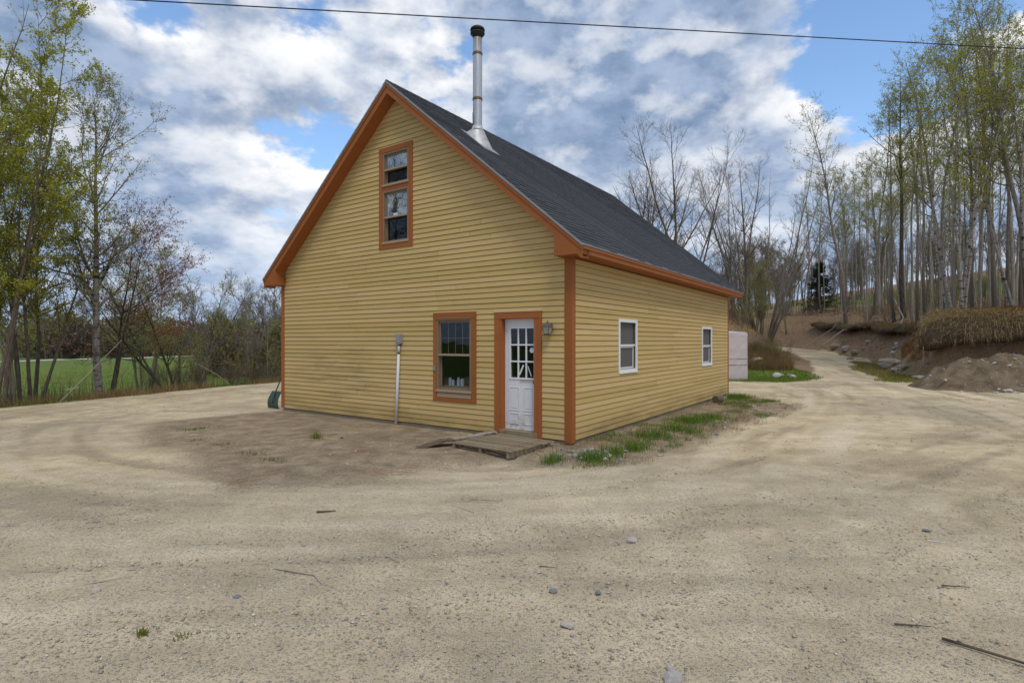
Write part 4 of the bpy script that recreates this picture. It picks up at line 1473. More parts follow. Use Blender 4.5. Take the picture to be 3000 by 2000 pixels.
def aspen(seed, hgt, r0, stems=1, spread=0.12, crown=0.35, n1=26, l1=2.4, n2=8, n3=4, leaf=0, lsize=0.055, lm='leaf_pale', bk='bark_grey', tw='twig_grey', lean=(0, 0), wander=0.035, rmin=0.006, ang=0.75, clus=2, trop=0.05):
    tr = Tree(seed)
    r = tr.r
    a = r.uniform(0, 6.28, stems)
    off = np.stack([np.cos(a), np.sin(a), np.zeros(stems)], 1)
    base = off * (r.uniform(.4, 1, stems) * (0.0 if stems == 1 else 0.12 + 0.05 * stems))[:, None]
    base[:, 2] = -0.35
    dirs = np.array([lean[0], lean[1], 1.0]) + off * spread * r.uniform(.5, 1.5, stems)[:, None] * (1 if stems > 1 else .2)
    L = hgt * (r.uniform(.75, 1.05, stems) if stems > 1 else np.ones(1)) + .35
    P, Rr = tr.stems(base, dirs, L, r0 * (r.uniform(.6, 1.1, stems) if stems > 1 else np.ones(1)), 16, 0.03, wander)
    tr.wood.append((P, Rr))
    P1, R1 = tr.spawn(P, Rr, n1, crown, .98, l1, ang, 7, 0.06 + trop, .07, .48, rmin * 1.6, lambda s: 0.45 + 0.75 * np.sin(np.pi * (0.15 + 0.8 * s)))
    tr.wood.append((P1, R1))
    P2, R2 = tr.spawn(P1, R1, n2, .2, .98, l1 * .36, .7, 5, 0.05 + trop * .5, .10, .5, rmin, lambda s: 1.1 - .55 * s)
    tr.fine.append((P2, R2))
    # twigs straight off the leader as well
    Pt, Rt = tr.spawn(P, Rr, n1, crown + .1, 1.0, l1 * .33, .7, 5, .05, .10, .3, rmin, None)
    tr.fine.append((Pt, Rt))
    if n3:
        P3, R3 = tr.spawn(P2, R2, n3, .2, 1.0, l1 * .15, .65, 3, .03, .12, .6, rmin * .75)
        tr.fine.append((P3, R3))
        if leaf: tr.leaf_on(P3, leaf, .3, lsize, .035, clus)
    if leaf:
        tr.leaf_on(P2, leaf + 1, .35, lsize, .04, clus)
        tr.leaf_on(Pt, leaf + 2, .2, lsize, .04, clus)
    return finish(tr, 'tree', M[bk], M[tw], M[lm])


def shrub(seed, hgt, stems, spread, leaf=0, lm='leaf_pale', lsize=.05, r0=.02, bk='twig', n1=7, n2=5, rmin=.005):
    tr = Tree(seed)
    r = tr.r
    a = r.uniform(0, 6.28, stems)
    off = np.stack([np.cos(a), np.sin(a), np.zeros(stems)], 1)
    base = off * r.uniform(.1, .6, stems)[:, None] * .5 * spread
    base[:, 2] = -.2
    P, Rr = tr.stems(base, np.array([0, 0, 1.0]) + off * spread * r.uniform(.3, 1.2, stems)[:, None], hgt * r.uniform(.6, 1.1, stems), np.full(stems, r0), 9, .06, .10)
    tr.wood.append((P, Rr))
    P1, R1 = tr.spawn(P, Rr, n1, .25, .98, hgt * .30, .6, 5, .06, .12, .5, rmin)
    tr.fine.append((P1, R1))
    P2, R2 = tr.spawn(P1, R1, n2, .2, 1, hgt * .12, .6, 3, .04, .12, .6, rmin * .8)
    tr.fine.append((P2, R2))
    if leaf:
        tr.leaf_on(P2, leaf, .2, lsize, .04, 2)
        tr.leaf_on(P1, leaf, .3, lsize, .04, 2)
    return finish(tr, 'shrub', M[bk], M[bk], M[lm])


PARTNAME = {'trunk': 'trunk', 'branches': 'branches', 'foliage': 'foliage'}


def plant(parts, name, x, y, label, cat, group=None, rz=0.0, sc=1.0, sz=None, tilt=(0, 0)):
    e = empty(name, (x, y, H(x, y)), rz)
    e.rotation_euler = (tilt[0], tilt[1], rz)
    e.scale = (sc, sc, sz or sc)
    for k, me in parts.items():
        o = bpy.data.objects.new(k, me)
        link(o, e)
        if k != 'trunk': o['kind'] = 'stuff'
    return tag(e, label, cat, group)


# --- left side, seen from the yard
t_clump = aspen(101, 11.3, .078, stems=10, spread=.17, lean=(-.05, 0), crown=.26, n1=18, l1=1.9, n2=8, n3=5, leaf=4, lsize=.066, lm='leaf_yg', bk='bark_brown', tw='twig', clus=2)
plant(t_clump, 'alder_clump', -14.9, 15.6, 'tall many-stemmed tree with dense yellow-green leaves at left edge', 'tree', rz=2.6)
t_clump2 = aspen(102, 8.2, .06, stems=5, spread=.16, crown=.28, n1=20, l1=2.0, n2=8, n3=4, leaf=2, lsize=.060, lm='leaf_yg', bk='bark_brown', tw='twig', clus=2)
plant(t_clump2, 'alder_clump', -15.2, 17.5, 'smaller leaning cluster of brown stems behind the yellow-green tree', 'tree', rz=1.0)
t_birch = aspen(103, 10.2, .125, crown=.30, n1=38, l1=2.5, n2=10, n3=4, leaf=2, lsize=.060, lm='leaf_pale', bk='bark_birch', tw='twig', clus=2, ang=.7, lean=(.03, 0))
plant(t_birch, 'birch_tree', -13.9, 18.6, 'white-barked birch with sparse pale leaves at the yard edge', 'tree', rz=2.0)
t_maple = aspen(104, 7.4, .06, stems=2, spread=.22, crown=.25, n1=24, l1=2.8, n2=9, n3=4, leaf=2, lsize=.06, lm='leaf_red', bk='bark_dark', tw='twig', clus=2, ang=1.0, trop=.0)
plant(t_maple, 'red_maple', -14.2, 19.3, 'low maple with dark red buds beside the white birch', 'tree', rz=2.2, sc=.92)
t_willow = aspen(105, 6.2, .09, stems=6, spread=.75, crown=.30, n1=18, l1=1.7, n2=9, n3=4, leaf=2, lsize=.055, lm='leaf_pale', bk='bark_dark', tw='twig', clus=1)
plant(t_willow, 'willow_tree', -15.4, 25.8, 'rounded spreading willow leaning over the green meadow', 'tree', rz=.9)
t_pale = aspen(106, 8.0, .07, stems=3, spread=.2, crown=.3, n1=20, l1=1.7, n2=8, n3=4, leaf=2, lsize=.07, lm='leaf_pale', bk='bark_grey', tw='twig_grey', clus=1)
plant(t_pale, 'pale_tree', -19.0, 28.5, 'slim pale tree standing between the birch and the willow', 'tree', rz=.2)
plant(t_pale, 'pale_tree', -23.5, 26.0, 'slim pale tree half hidden behind the yellow-green clump', 'tree', rz=2.2, sc=1.05)
t_bare = aspen(107, 8.0, .06, stems=3, spread=.16, crown=.3, n1=18, l1=1.6, n2=8, n3=4, bk='bark_grey', tw='twig_grey')
t_bare1 = aspen(108, 8.0, .07, crown=.3, n1=26, l1=1.7, n2=8, n3=4, bk='bark_grey', tw='twig_grey')
plant(t_pale, 'pale_tree', -21.0, 31.5, 'pale leafing tree right behind the red-budded maple', 'tree', rz=4.2, sc=1.0)
plant(t_bare, 'bare_tree', -17.4, 31.0, 'bare multi-stemmed tree just left of the spreading willow', 'tree', rz=1.7, sc=.85)
for i, (x, y, s) in enumerate(((-17.8, 38, .85), (-15.9, 36, .75), (-19.4, 41, .9))):
    plant((t_bare, t_bare1, t_bare)[i], 'bare_tree', x, y, ('middle', 'rightmost', 'leftmost')[i] + ' of the three thin bare trees beside the left eave', 'tree', 'bare trees beyond the left eave', rz=i * 1.3, sc=s)

# brush and far wood on the left
s_brown = shrub(201, 2.6, 16, .55, n1=8, n2=5, r0=.016, rmin=.006)
s_brown2 = shrub(202, 3.4, 12, .45, leaf=1, lm='leaf_yg', lsize=.06, r0=.02, rmin=.007)
s_red = shrub(203, 2.4, 18, .5, leaf=1, lm='leaf_red', lsize=.05, r0=.014, rmin=.006)
rg = random.Random(21)
for i in range(16):
    u = i / 15
    x, y = -10.7 - 2.3 * (1 - u) + rg.uniform(-.6, .4) + .6 * u, 20.5 + 8.5 * u + rg.uniform(-.5, .5)
    plant((s_brown, s_brown2, s_brown)[i % 3], 'roadside_shrub', x, y, 'twiggy brown shrub along the gravel edge left of the house', 'shrub', 'shrubs along the left yard edge', rz=rg.uniform(0, 6), sc=rg.uniform(.35, .62))
f_brown = shrub(211, 2.6, 14, .55, leaf=1, lm='far_brown', lsize=.20, r0=.022, rmin=.012, n1=6, n2=4)
f_green = shrub(212, 3.0, 12, .5, leaf=2, lm='far_olive', lsize=.20, r0=.022, rmin=.012, n1=6, n2=4)
f_red = shrub(213, 2.4, 14, .5, leaf=2, lm='far_red', lsize=.16, r0=.02, rmin=.012, n1=6, n2=4)
f_tree = aspen(214, 8.0, .10, stems=2, spread=.2, crown=.25, n1=20, l1=2.2, n2=7, n3=3, leaf=1, lsize=.14, lm='far_olive', bk='bark_grey', tw='twig_grey', clus=1, rmin=.014)
f_bare = aspen(215, 9.0, .10, stems=2, spread=.2, crown=.25, n1=22, l1=2.2, n2=8, n3=3, bk='bark_brown', tw='twig', rmin=.015)
for i in range(150):
    px = rg.uniform(60, 900)
    y = rg.uniform(74, 128) + 24 * (px / 850)
    x = (px - 1500) / 1620 * y
    if float(seg_dist(np.array([x]), np.array([y]), TRACK)[0]) < 3: continue
    k = i % 5
    if k < 1:
        plant((f_tree, f_bare)[i % 2], 'hedgerow_tree', x, y, 'far hedgerow tree beyond the meadow on the left', 'tree', 'far hedgerow trees on the left', rz=rg.uniform(0, 6), sc=rg.uniform(.8, 1.25))
    else:
        plant((f_brown, f_green, f_red, f_brown)[k - 1] if px < 560 else (f_brown, f_red, f_red, f_brown)[k - 1], 'hedgerow_shrub', x, y, 'far brown hedgerow shrub beyond the meadow track', 'shrub', 'far hedgerow shrubs on the left', rz=rg.uniform(0, 6), sc=rg.uniform(1.6, 2.9))

for i in range(14):
    px = rg.uniform(560, 850)
    y = rg.uniform(46, 68)
    plant((f_bare, f_tree, f_bare)[i % 3], 'backdrop_tree', (px - 1500) / 1620 * y, y, 'hazy bare tree in the row just left of the house behind the shrubs', 'tree', 'bare trees just left of the house', rz=rg.uniform(0, 6), sc=rg.uniform(.6, 1.0))
for i in range(14):
    px = rg.uniform(600, 850)
    y = rg.uniform(42, 60)
    plant((f_brown, f_red, f_brown, f_green)[i % 4], 'backdrop_shrub', (px - 1500) / 1620 * y, y, 'brown scrub filling the gap just left of the house', 'shrub', 'scrub just left of the house', rz=rg.uniform(0, 6), sc=rg.uniform(1.1, 1.7))

# --- right side: the wood on the bank
A = [aspen(301, 16.0, .135, crown=.40, n1=34, l1=2.5, n2=8, n3=3, leaf=1, lsize=.085, lm='leaf_pale', clus=2, lean=(-.05, 0), wander=.03),
     aspen(302, 15.0, .105, crown=.45, n1=30, l1=2.2, n2=8, n3=3, leaf=1, lsize=.085, lm='leaf_yg', bk='bark_grey', clus=2, lean=(-.08, 0), wander=.03),
     aspen(303, 15.5, .095, crown=.5, n1=26, l1=2.0, n2=7, n3=3, leaf=1, lsize=.085, lm='leaf_yg', bk='bark_pale', clus=2, wander=.035),
     aspen(304, 13.0, .065, crown=.55, n1=20, l1=1.5, n2=6, n3=3, leaf=1, lsize=.08, lm='leaf_pale', bk='bark_pale', clus=2, wander=.03),
     aspen(305, 12.0, .05, crown=.5, n1=18, l1=1.4, n2=6, n3=3, bk='bark_pale', wander=.04),
     aspen(306, 14.0, .08, crown=.42, n1=26, l1=2.0, n2=8, n3=3, bk='bark_brown', tw='twig', wander=.04)]
t_dark = aspen(311, 15.5, .16, crown=.42, n1=32, l1=2.3, n2=8, n3=3, leaf=1, lsize=.085, lm='leaf_pale', bk='bark_dark', clus=2, lean=(-.10, 0), wander=.025)
t_bclump = aspen(312, 13.5, .08, stems=8, spread=.16, crown=.4, n1=16, l1=2.2, n2=7, n3=3, leaf=1, lsize=.085, lm='leaf_yg', bk='bark_birch', tw='twig', clus=2)
t_round = aspen(313, 13.0, .15, stems=7, spread=.42, crown=.28, n1=20, l1=2.4, n2=9, n3=4, bk='bark_brown', tw='twig')
t_slim2 = aspen(314, 15.0, .13, stems=2, spread=.14, crown=.35, n1=22, l1=2.0, n2=7, n3=4, bk='bark_brown', tw='twig')
t_fan = aspen(315, 13.5, .10, stems=10, spread=.26, crown=.30, n1=13, l1=2.0, n2=8, n3=4, bk='bark_grey', tw='twig_grey')

WOOD = 'trees in the wood on the right bank'
plant(t_round, 'bare_tree', 12.3, 39.5, 'broad bare tree showing above the back of the roof', 'tree', rz=.3, sc=1.0)
plant(t_round, 'bare_tree', 9.6, 43.0, 'lower bare tree at the left end of the roof line group', 'tree', rz=2.4, sc=.92)
plant(t_slim2, 'bare_tree', 17.9, 43.0, 'two-stemmed slim bare tree behind the far eave', 'tree', rz=.5, sc=1.02)
plant(t_fan, 'bare_tree', 20.4, 45.2, 'fan-shaped clump of bare grey stems left of the drive', 'tree', rz=1.2, sc=1.1)
plant(A[0], 'aspen_tree', 29.8, 49.3, 'leafing aspen leaning left, nearest the bend of the drive', 'tree', rz=.1, sc=1.2)
plant(t_dark, 'aspen_tree', 28.6, 40.3, 'tall aspen with near-black trunk foot above the eroded bank', 'tree', rz=0, sc=1.14)
plant(A[1], 'aspen_tree', 27.0, 36.8, 'slim aspen just right of the black-footed aspen', 'tree', rz=.3, sc=1.08)
plant(t_bclump, 'birch_clump', 22.9, 28.2, 'clump of white-spotted birch stems on the brown grassy bank', 'tree', rz=.6, sc=1.02)
plant(t_bclump, 'birch_clump', 25.6, 27.6, 'birch clump at the right edge of the picture', 'tree', rz=2.6, sc=1.22)
plant(A[0], 'aspen_tree', 23.9, 25.4, 'tallest grey aspen at the right edge of the picture', 'tree', rz=3.4, sc=1.18)
named = [(2540, 45, 3), (2575, 43.5, 2), (2620, 41, 1), (2640, 42.5, 3), (2672, 39, 2), (2712, 36, 1), (2728, 38.5, 3), (2757, 34, 2), (2772, 36.5, 0), (2795, 31.5, 3), (2850, 30, 1),
         (2872, 33, 2), (2897, 29, 3), (2916, 32, 0), (2950, 30, 1), (2966, 28, 2), (2992, 31, 1), (3015, 28, 0)]
for i, (px, y, k) in enumerate(named):
    plant(A[k], 'aspen_tree', (px - 1500) / 1620 * y, y, 'slender grey aspen with pale new leaves in the wood on the bank', 'tree', WOOD, rz=rg.uniform(-.6, .6) + (3.1 if i % 3 == 0 else 0), sc=rg.uniform(1.0, 1.15))
# thinner trunks filling the wood behind
n_ok = 0
while n_ok < 58:
    x, y = rg.uniform(21, 52), rg.uniform(26.5, 66)
    px = 1500 + 1620 * x / y
    if px < 2360 or px > 3080: continue
    sd_ = float(sd_poly(np.array([x]), np.array([y]), BANK_R)[0])
    if sd_ < 3.4 or sd_ > 20: continue
    k = rg.choice((2, 3, 3, 4, 4, 5, 1))
    plant(A[k], 'thin_tree', x, y, 'thin grey trunk standing deep in the wood on the right bank', 'tree', 'thin trunks deep in the wood', rz=rg.uniform(0, 6.28), sc=rg.uniform(.72, 1.08))
    n_ok += 1
# far hillside wood
n_ok = 0
while n_ok < 170:
    y = rg.uniform(70, 150)
    px = rg.uniform(1900, 3080)
    x = (px - 1500) / 1620 * y
    if rg.random() < .6 and y < 82: continue
    plant((f_bare, f_tree, f_bare, t_bare1, f_bare, A[5])[n_ok % 6], 'hill_tree', x, y, 'bare tree on the far wooded hillside behind the meadow', 'tree', 'far hillside trees', rz=rg.uniform(0, 6.28), sc=rg.uniform(.85, 1.3))
    n_ok += 1
for i in range(34):
    y = rg.uniform(44, 62)
    px = rg.uniform(2080, 2380)
    x = (px - 1500) / 1620 * y
    if float(sd_poly(np.array([x]), np.array([y]), YARD)[0]) > -2.0: continue
    plant((t_bare, A[4], A[5], t_pale)[i % 4], 'thin_tree', x, y, 'thin tree behind the bare clump at the far corner of the house', 'tree', 'thin trees behind the house', rz=rg.uniform(0, 6.28), sc=rg.uniform(.7, 1.0))
for i in range(26):
    y = rg.uniform(40, 70)
    px = rg.uniform(2120, 3000)
    x = (px - 1500) / 1620 * y
    if float(sd_poly(np.array([x]), np.array([y]), YARD)[0]) > -1.5: continue
    plant((s_brown, s_brown2, s_brown)[i % 3], 'undergrowth_shrub', x, y, 'twiggy brown undergrowth among the trunks on the hill', 'shrub', 'undergrowth in the wood', rz=rg.uniform(0, 6), sc=rg.uniform(.6, 1.1))

for i in range(16):
    x, y = rg.uniform(9, 19), rg.uniform(36.5, 44)
    plant((s_brown, s_brown2, s_red, s_brown)[i % 4], 'slope_shrub', x, y, 'brown shrub on the slope behind the wrapped box', 'shrub', 'shrubs on the slope behind the house', rz=rg.uniform(0, 6), sc=rg.uniform(.45, .8))

# small spruce on the hill
tr = Tree(401)
P, Rr = tr.stems(np.array([[0, 0, -.2]]), np.array([[0, 0, 1.0]]), np.array([5.6]), np.array([.09]), 10, .0, .01)
tr.wood.append((P, Rr))
P1, R1 = tr.spawn(P, Rr, 170, .06, .98, 2.3, 1.45, 5, .02, .05, .3, .008, lambda s: 1.05 - .95 * s, angj=.12)
tr.fine.append((P1, R1))
P2, R2 = tr.spawn(P1, R1, 10, .15, 1.0, .42, .8, 3, -.02, .05, .5, .005)
tr.fine.append((P2, R2))
tr.leaf_on(P2, 7, .05, .13, .03, 1)
tr.leaf_on(P1, 10, .15, .13, .03, 1)
plant(finish(tr, 'spruce', M['bark_dark'], M['twig'], M['leaf_ever']), 'spruce_tree', 34.3, 61.5, 'small dark green spruce at the edge of the hill meadow', 'tree', sc=1.0)

# trees across the yard behind the viewer: seen only as reflections in the panes
for i, (x, y, k, s) in enumerate(((-18.5, 9.3, 0, .9), (-21, 11.4, 2, 1.0), (-24, 8.3, 1, .95), (-27, 12.0, 0, 1.0), (-9, -14, 2, 1.0))):
    plant(A[k], 'yard_tree', x, y, 'aspen across the yard mirrored in the gable window panes', 'tree', 'trees mirrored in the windows', rz=i, sc=s)
# ------------------------------------------------------------------ ground cover, stones, small things
def blades(name, pts, hgt, width, mat, seed, lean=0.5, droop=0.0, kind='stuff', label=None, cat=None):
    """grass blades: pts (n,3); hgt, width arrays or scalars; each blade is two quads, the upper narrow"""
    r = np.random.default_rng(seed)
    n = len(pts)
    h = np.broadcast_to(hgt, n) * r.uniform(.55, 1.2, n)
    wd = np.broadcast_to(width, n) * r.uniform(.7, 1.2, n)
    a = r.uniform(0, 2 * np.pi, n)
    side = np.stack([np.cos(a), np.sin(a), np.zeros(n)], 1) * wd[:, None] * .5
    b = r.uniform(0, 2 * np.pi, n)
    ld = np.stack([np.cos(b), np.sin(b), np.zeros(n)], 1) * (lean * r.uniform(.1, 1, n) * h)[:, None]
    up = np.array([0, 0, 1.0]) * h[:, None]
    mid = pts + up * .55 + ld * .3
    tip = pts + up * (1 - droop) + ld
    V = np.stack([pts - side, pts + side, mid - side * .75, mid + side * .75, tip - side * .12, tip + side * .12], 1).reshape(-1, 3)
    i0 = np.arange(n)[:, None] * 6
    Q = np.concatenate([i0 + np.array([0, 1, 3, 2]), i0 + np.array([2, 3, 5, 4])])
    me = np_mesh(name, V, Q, mat)
    return me


def scatter(n, region, seed, z_off=-.01):
    """random points in a bounding box kept by region(x, y, r) -> bool mask"""
    r = np.random.default_rng(seed)
    got = []
    x0, x1, y0, y1, keep = region
    tot = 0
    while tot < n:
        x, y = r.uniform(x0, x1, n * 2), r.uniform(y0, y1, n * 2)
        k = keep(x, y, r)
        got.append(np.stack([x[k], y[k]], 1))
        tot += int(k.sum())
        if len(got) > 60: break
    p = np.concatenate(got)[:n]
    return np.column_stack([p, height(p[:, 0], p[:, 1]) + z_off])


def tuft_noise(x, y, s, seed): return fbm(x, y, s, 3, seed)


# grass along the right wall of the house
def k_strip(x, y, r):
    return (sd_poly(x, y, STRIP) > 0.05) & (sd_poly(x, y, HOUSE) < -.05) & (tuft_noise(x, y, 1.3, 71) + .45 * tuft_noise(x, y, 5, 72) > .22)
tag(obj('wall_grass', blades('wall_grass', scatter(6000, (-1, 9, 7, 19, k_strip), 1), .085, .006, M['grass_green'], 2, .9)), 'fresh green grass growing along the side wall', 'grass', kind='stuff')
def k_strip2(x, y, r):
    return (sd_poly(x, y, STRIP) > -0.25) & (sd_poly(x, y, HOUSE) < -.03) & (tuft_noise(x, y, 1.7, 75) > .0)
tag(obj('wall_weeds', blades('wall_weeds', scatter(9000, (-1, 9, 7, 19, k_strip2), 3), .055, .006, M['grass_dry'], 4, 1.4)), 'flattened dry straw along the side wall', 'straw', kind='stuff')
# clumps of taller green grass along the wall
pts = []
for cx, cy, rr, n in ((1.2, 8.35, .22, 260), (.62, 8.30, .16, 170), (2.6, 10.2, .35, 420), (3.3, 10.9, .4, 520), (3.9, 11.9, .45, 560), (2.0, 9.0, .2, 200), (7.0, 17.3, .5, 900), (4.6, 12.6, .35, 320), (1.6, 8.7, .2, 180)):
    r = np.random.default_rng(int(cx * 100 + cy * 10))
    q = np.stack([cx + r.normal(0, rr * .55, n), cy + r.normal(0, rr * .55, n)], 1)
    q = q[sd_poly(q[:, 0], q[:, 1], HOUSE) < -.03]
    pts.append(np.column_stack([q, height(q[:, 0], q[:, 1]) - .01]))
tag(obj('tall_grass', blades('tall_grass', np.concatenate(pts), .16, .008, M['grass_green'], 9, .8)), 'taller green grass clumps beside the side wall', 'grass', kind='stuff')

# small lone tufts on the yard
def tuft(x, y, n, hgt, rad, mat, label, seed):
    r = np.random.default_rng(seed)
    q = np.stack([r.normal(0, rad, n), r.normal(0, rad * .7, n)], 1)
    p = np.column_stack([q, height(q[:, 0] + x, q[:, 1] + y) - H(x, y) - .008])
    o = obj('grass_tuft', blades('grass_tuft', p, hgt, .011, mat, seed, .9), None, (x, y, H(x, y)))
    return tag(o, label, 'grass', 'tufts on the gravel yard')


tuft(-6.35, 11.15, 90, .07, .16, M['grass_green'], 'flat green tuft alone on the gravel far left of the house', 1)
tuft(-3.55, 10.0, 60, .14, .06, M['weed'], 'upright leafy weed in front of the gable wall', 2)
tuft(-5.0, 9.55, 70, .04, .15, M['weed'], 'low mossy tuft on the dark soil, left of the leafy weed', 3)
tuft(-4.05, 8.75, 60, .05, .14, M['weed'], 'olive tuft near the middle of the dark soil', 4)
tuft(-3.55, 8.25, 50, .05, .10, M['grass_green'], 'small green tuft at the front of the dark soil', 5)
tuft(-5.6, 9.95, 50, .035, .13, M['weed'], 'small brown-green moss patch at the left of the dark soil', 6)
tuft(-2.22, 3.34, 26, .055, .022, M['weed'], 'tiny yellow-green weed in the gravel at lower left', 7)
tuft(-1.98, 3.32, 20, .03, .025, M['weed'], 'tiny flat weed right of the lower left weed', 8)
tuft(-13.35, 14.25, 80, .09, .15, M['grass_green'], 'green tuft at the yard edge below the many-stemmed tree', 10)
tuft(-3.1, 10.05, 20, .05, .04, M['weed'], 'small yellowish weed right of the leafy weed by the gable', 11)

# meadow grass on the left, lawn by the drive
def k_mead(x, y, r):
    dl = sd_poly(x, y, LEFT_EDGE)
    return (dl > .35 + .5 * tuft_noise(x, y, .8, 77)) & (dl < 30) & (r.random(x.shape) < np.clip(14 / (np.hypot(x, y)), .05, 1) ** 1.6)
tag(obj('meadow_grass', blades('meadow_grass', scatter(60000, (-46, -7, 9, 62, k_mead), 5), .14, .014, M['grass_field'], 6, .7)), 'green meadow grass below the left trees', 'grass', kind='stuff')
def k_dead(x, y, r):
    dl = sd_poly(x, y, LEFT_EDGE)
    return (dl > -.1) & (dl < 2.2) & (tuft_noise(x, y, .6, 78) > -.1)
tag(obj('edge_straw', blades('edge_straw', scatter(9000, (-17, -7, 9, 40, k_dead), 7), .28, .012, M['grass_dry'], 8, .8)), 'dry straw along the left yard edge', 'straw', kind='stuff')
def k_stem(x, y, r):
    dl = sd_poly(x, y, LEFT_EDGE)
    return (dl > .2) & (dl < 4.5) & (y > 15)
tag(obj('edge_brush', blades('edge_brush', scatter(1500, (-20, -6, 15, 42, k_stem), 12), 1.0, .012, M['brush_stem'], 13, .45)), 'thin upright brown stems along the left yard edge', 'brush', kind='stuff')
def k_lawn(x, y, r):
    return sd_poly(x, y, LAWN) > -.2 + .4 * tuft_noise(x, y, .7, 79)
tag(obj('lawn_grass', blades('lawn_grass', scatter(16000, (8, 17, 23, 34, k_lawn), 14), .13, .013, M['grass_field'], 15, .8)), 'short rough grass around the brush mound', 'grass', kind='stuff')
def k_verge(x, y, r):
    return sd_poly(x, y, VERGE) > -.3 + .7 * tuft_noise(x, y, .6, 80)
tag(obj('verge_grass', blades('verge_grass', scatter(6000, (15, 25, 23, 40, k_verge), 16), .13, .014, M['weed'], 17, .9)), 'thin olive grass on the verge of the drive', 'grass', kind='stuff')
def k_slopeb(x, y, r):
    s_ = sd_poly(x, y, BANK_B)
    return (s_ > .2) & (s_ < 12) & (x > 5) & (tuft_noise(x, y, .5, 88) > -.25)
tag(obj('slope_straw', blades('slope_straw', scatter(14000, (5, 24, 33, 52, k_slopeb), 26), .32, .016, M['grass_mix'], 27, 1.0)), 'dead grass and straw on the slope behind the house', 'straw', kind='stuff')
# brush mound
def k_mound(x, y, r):
    return ((x - 13.1) / 1.75) ** 2 + ((y - 29.6) / 1.8) ** 2 < 1
tag(obj('mound_grass', blades('mound_grass', scatter(11000, (11, 15.5, 27, 32, k_mound), 18), .50, .014, M['grass_dry'], 19, .8)), 'dry brown grass covering the mound beside the drive', 'grass', kind='stuff')
# dry grass on the bank top and its hanging skirt
def k_bank(x, y, r):
    s_ = sd_poly(x, y, BANK_R)
    px = 1500 + 1620 * x / y
    return (s_ > .5) & (s_ < 6.5) & (y > 17) & (y < 33) & (px > 2640) & (tuft_noise(x, y, .7, 81) > -.35)
tag(obj('bank_grass', blades('bank_grass', scatter(26000, (17, 34, 17, 33, k_bank), 20), .30, .013, M['grass_rust'], 21, 1.2)), 'rusty dry grass on top of the right bank', 'grass', kind='stuff')
def k_bank2(x, y, r):
    s_ = sd_poly(x, y, BANK_R)
    return (s_ > 1.0) & (s_ < 16) & (y > 25) & (y < 62) & (tuft_noise(x, y, .4, 82) > -.2)
tag(obj('wood_floor_straw', blades('wood_floor_straw', scatter(16000, (18, 46, 25, 62, k_bank2), 22), .22, .02, M['grass_dry'], 23, 1.2)), 'straw and dead stems on the floor of the wood', 'straw', kind='stuff')
def k_wood(x, y, r):
    s_ = np.maximum(sd_poly(x, y, BANK_R) - 2.5, sd_poly(x, y, BANK_B) - 3)
    return (s_ > 0) & (s_ < 22) & (x > 4) & (y > 27)
tag(obj('wood_saplings', blades('wood_saplings', scatter(3000, (4, 46, 27, 68, k_wood), 24), 2.4, .018, M['brush_stem'], 25, .22)), 'countless thin brown saplings between the trunks', 'brush', kind='stuff')


# turf lips overhanging the cut banks, with dark hollows below
M['turf_soil'] = simple('dark_turf_soil', (0.070, 0.047, 0.029), 0.95, var=.5, scale=4, bmp=.8)


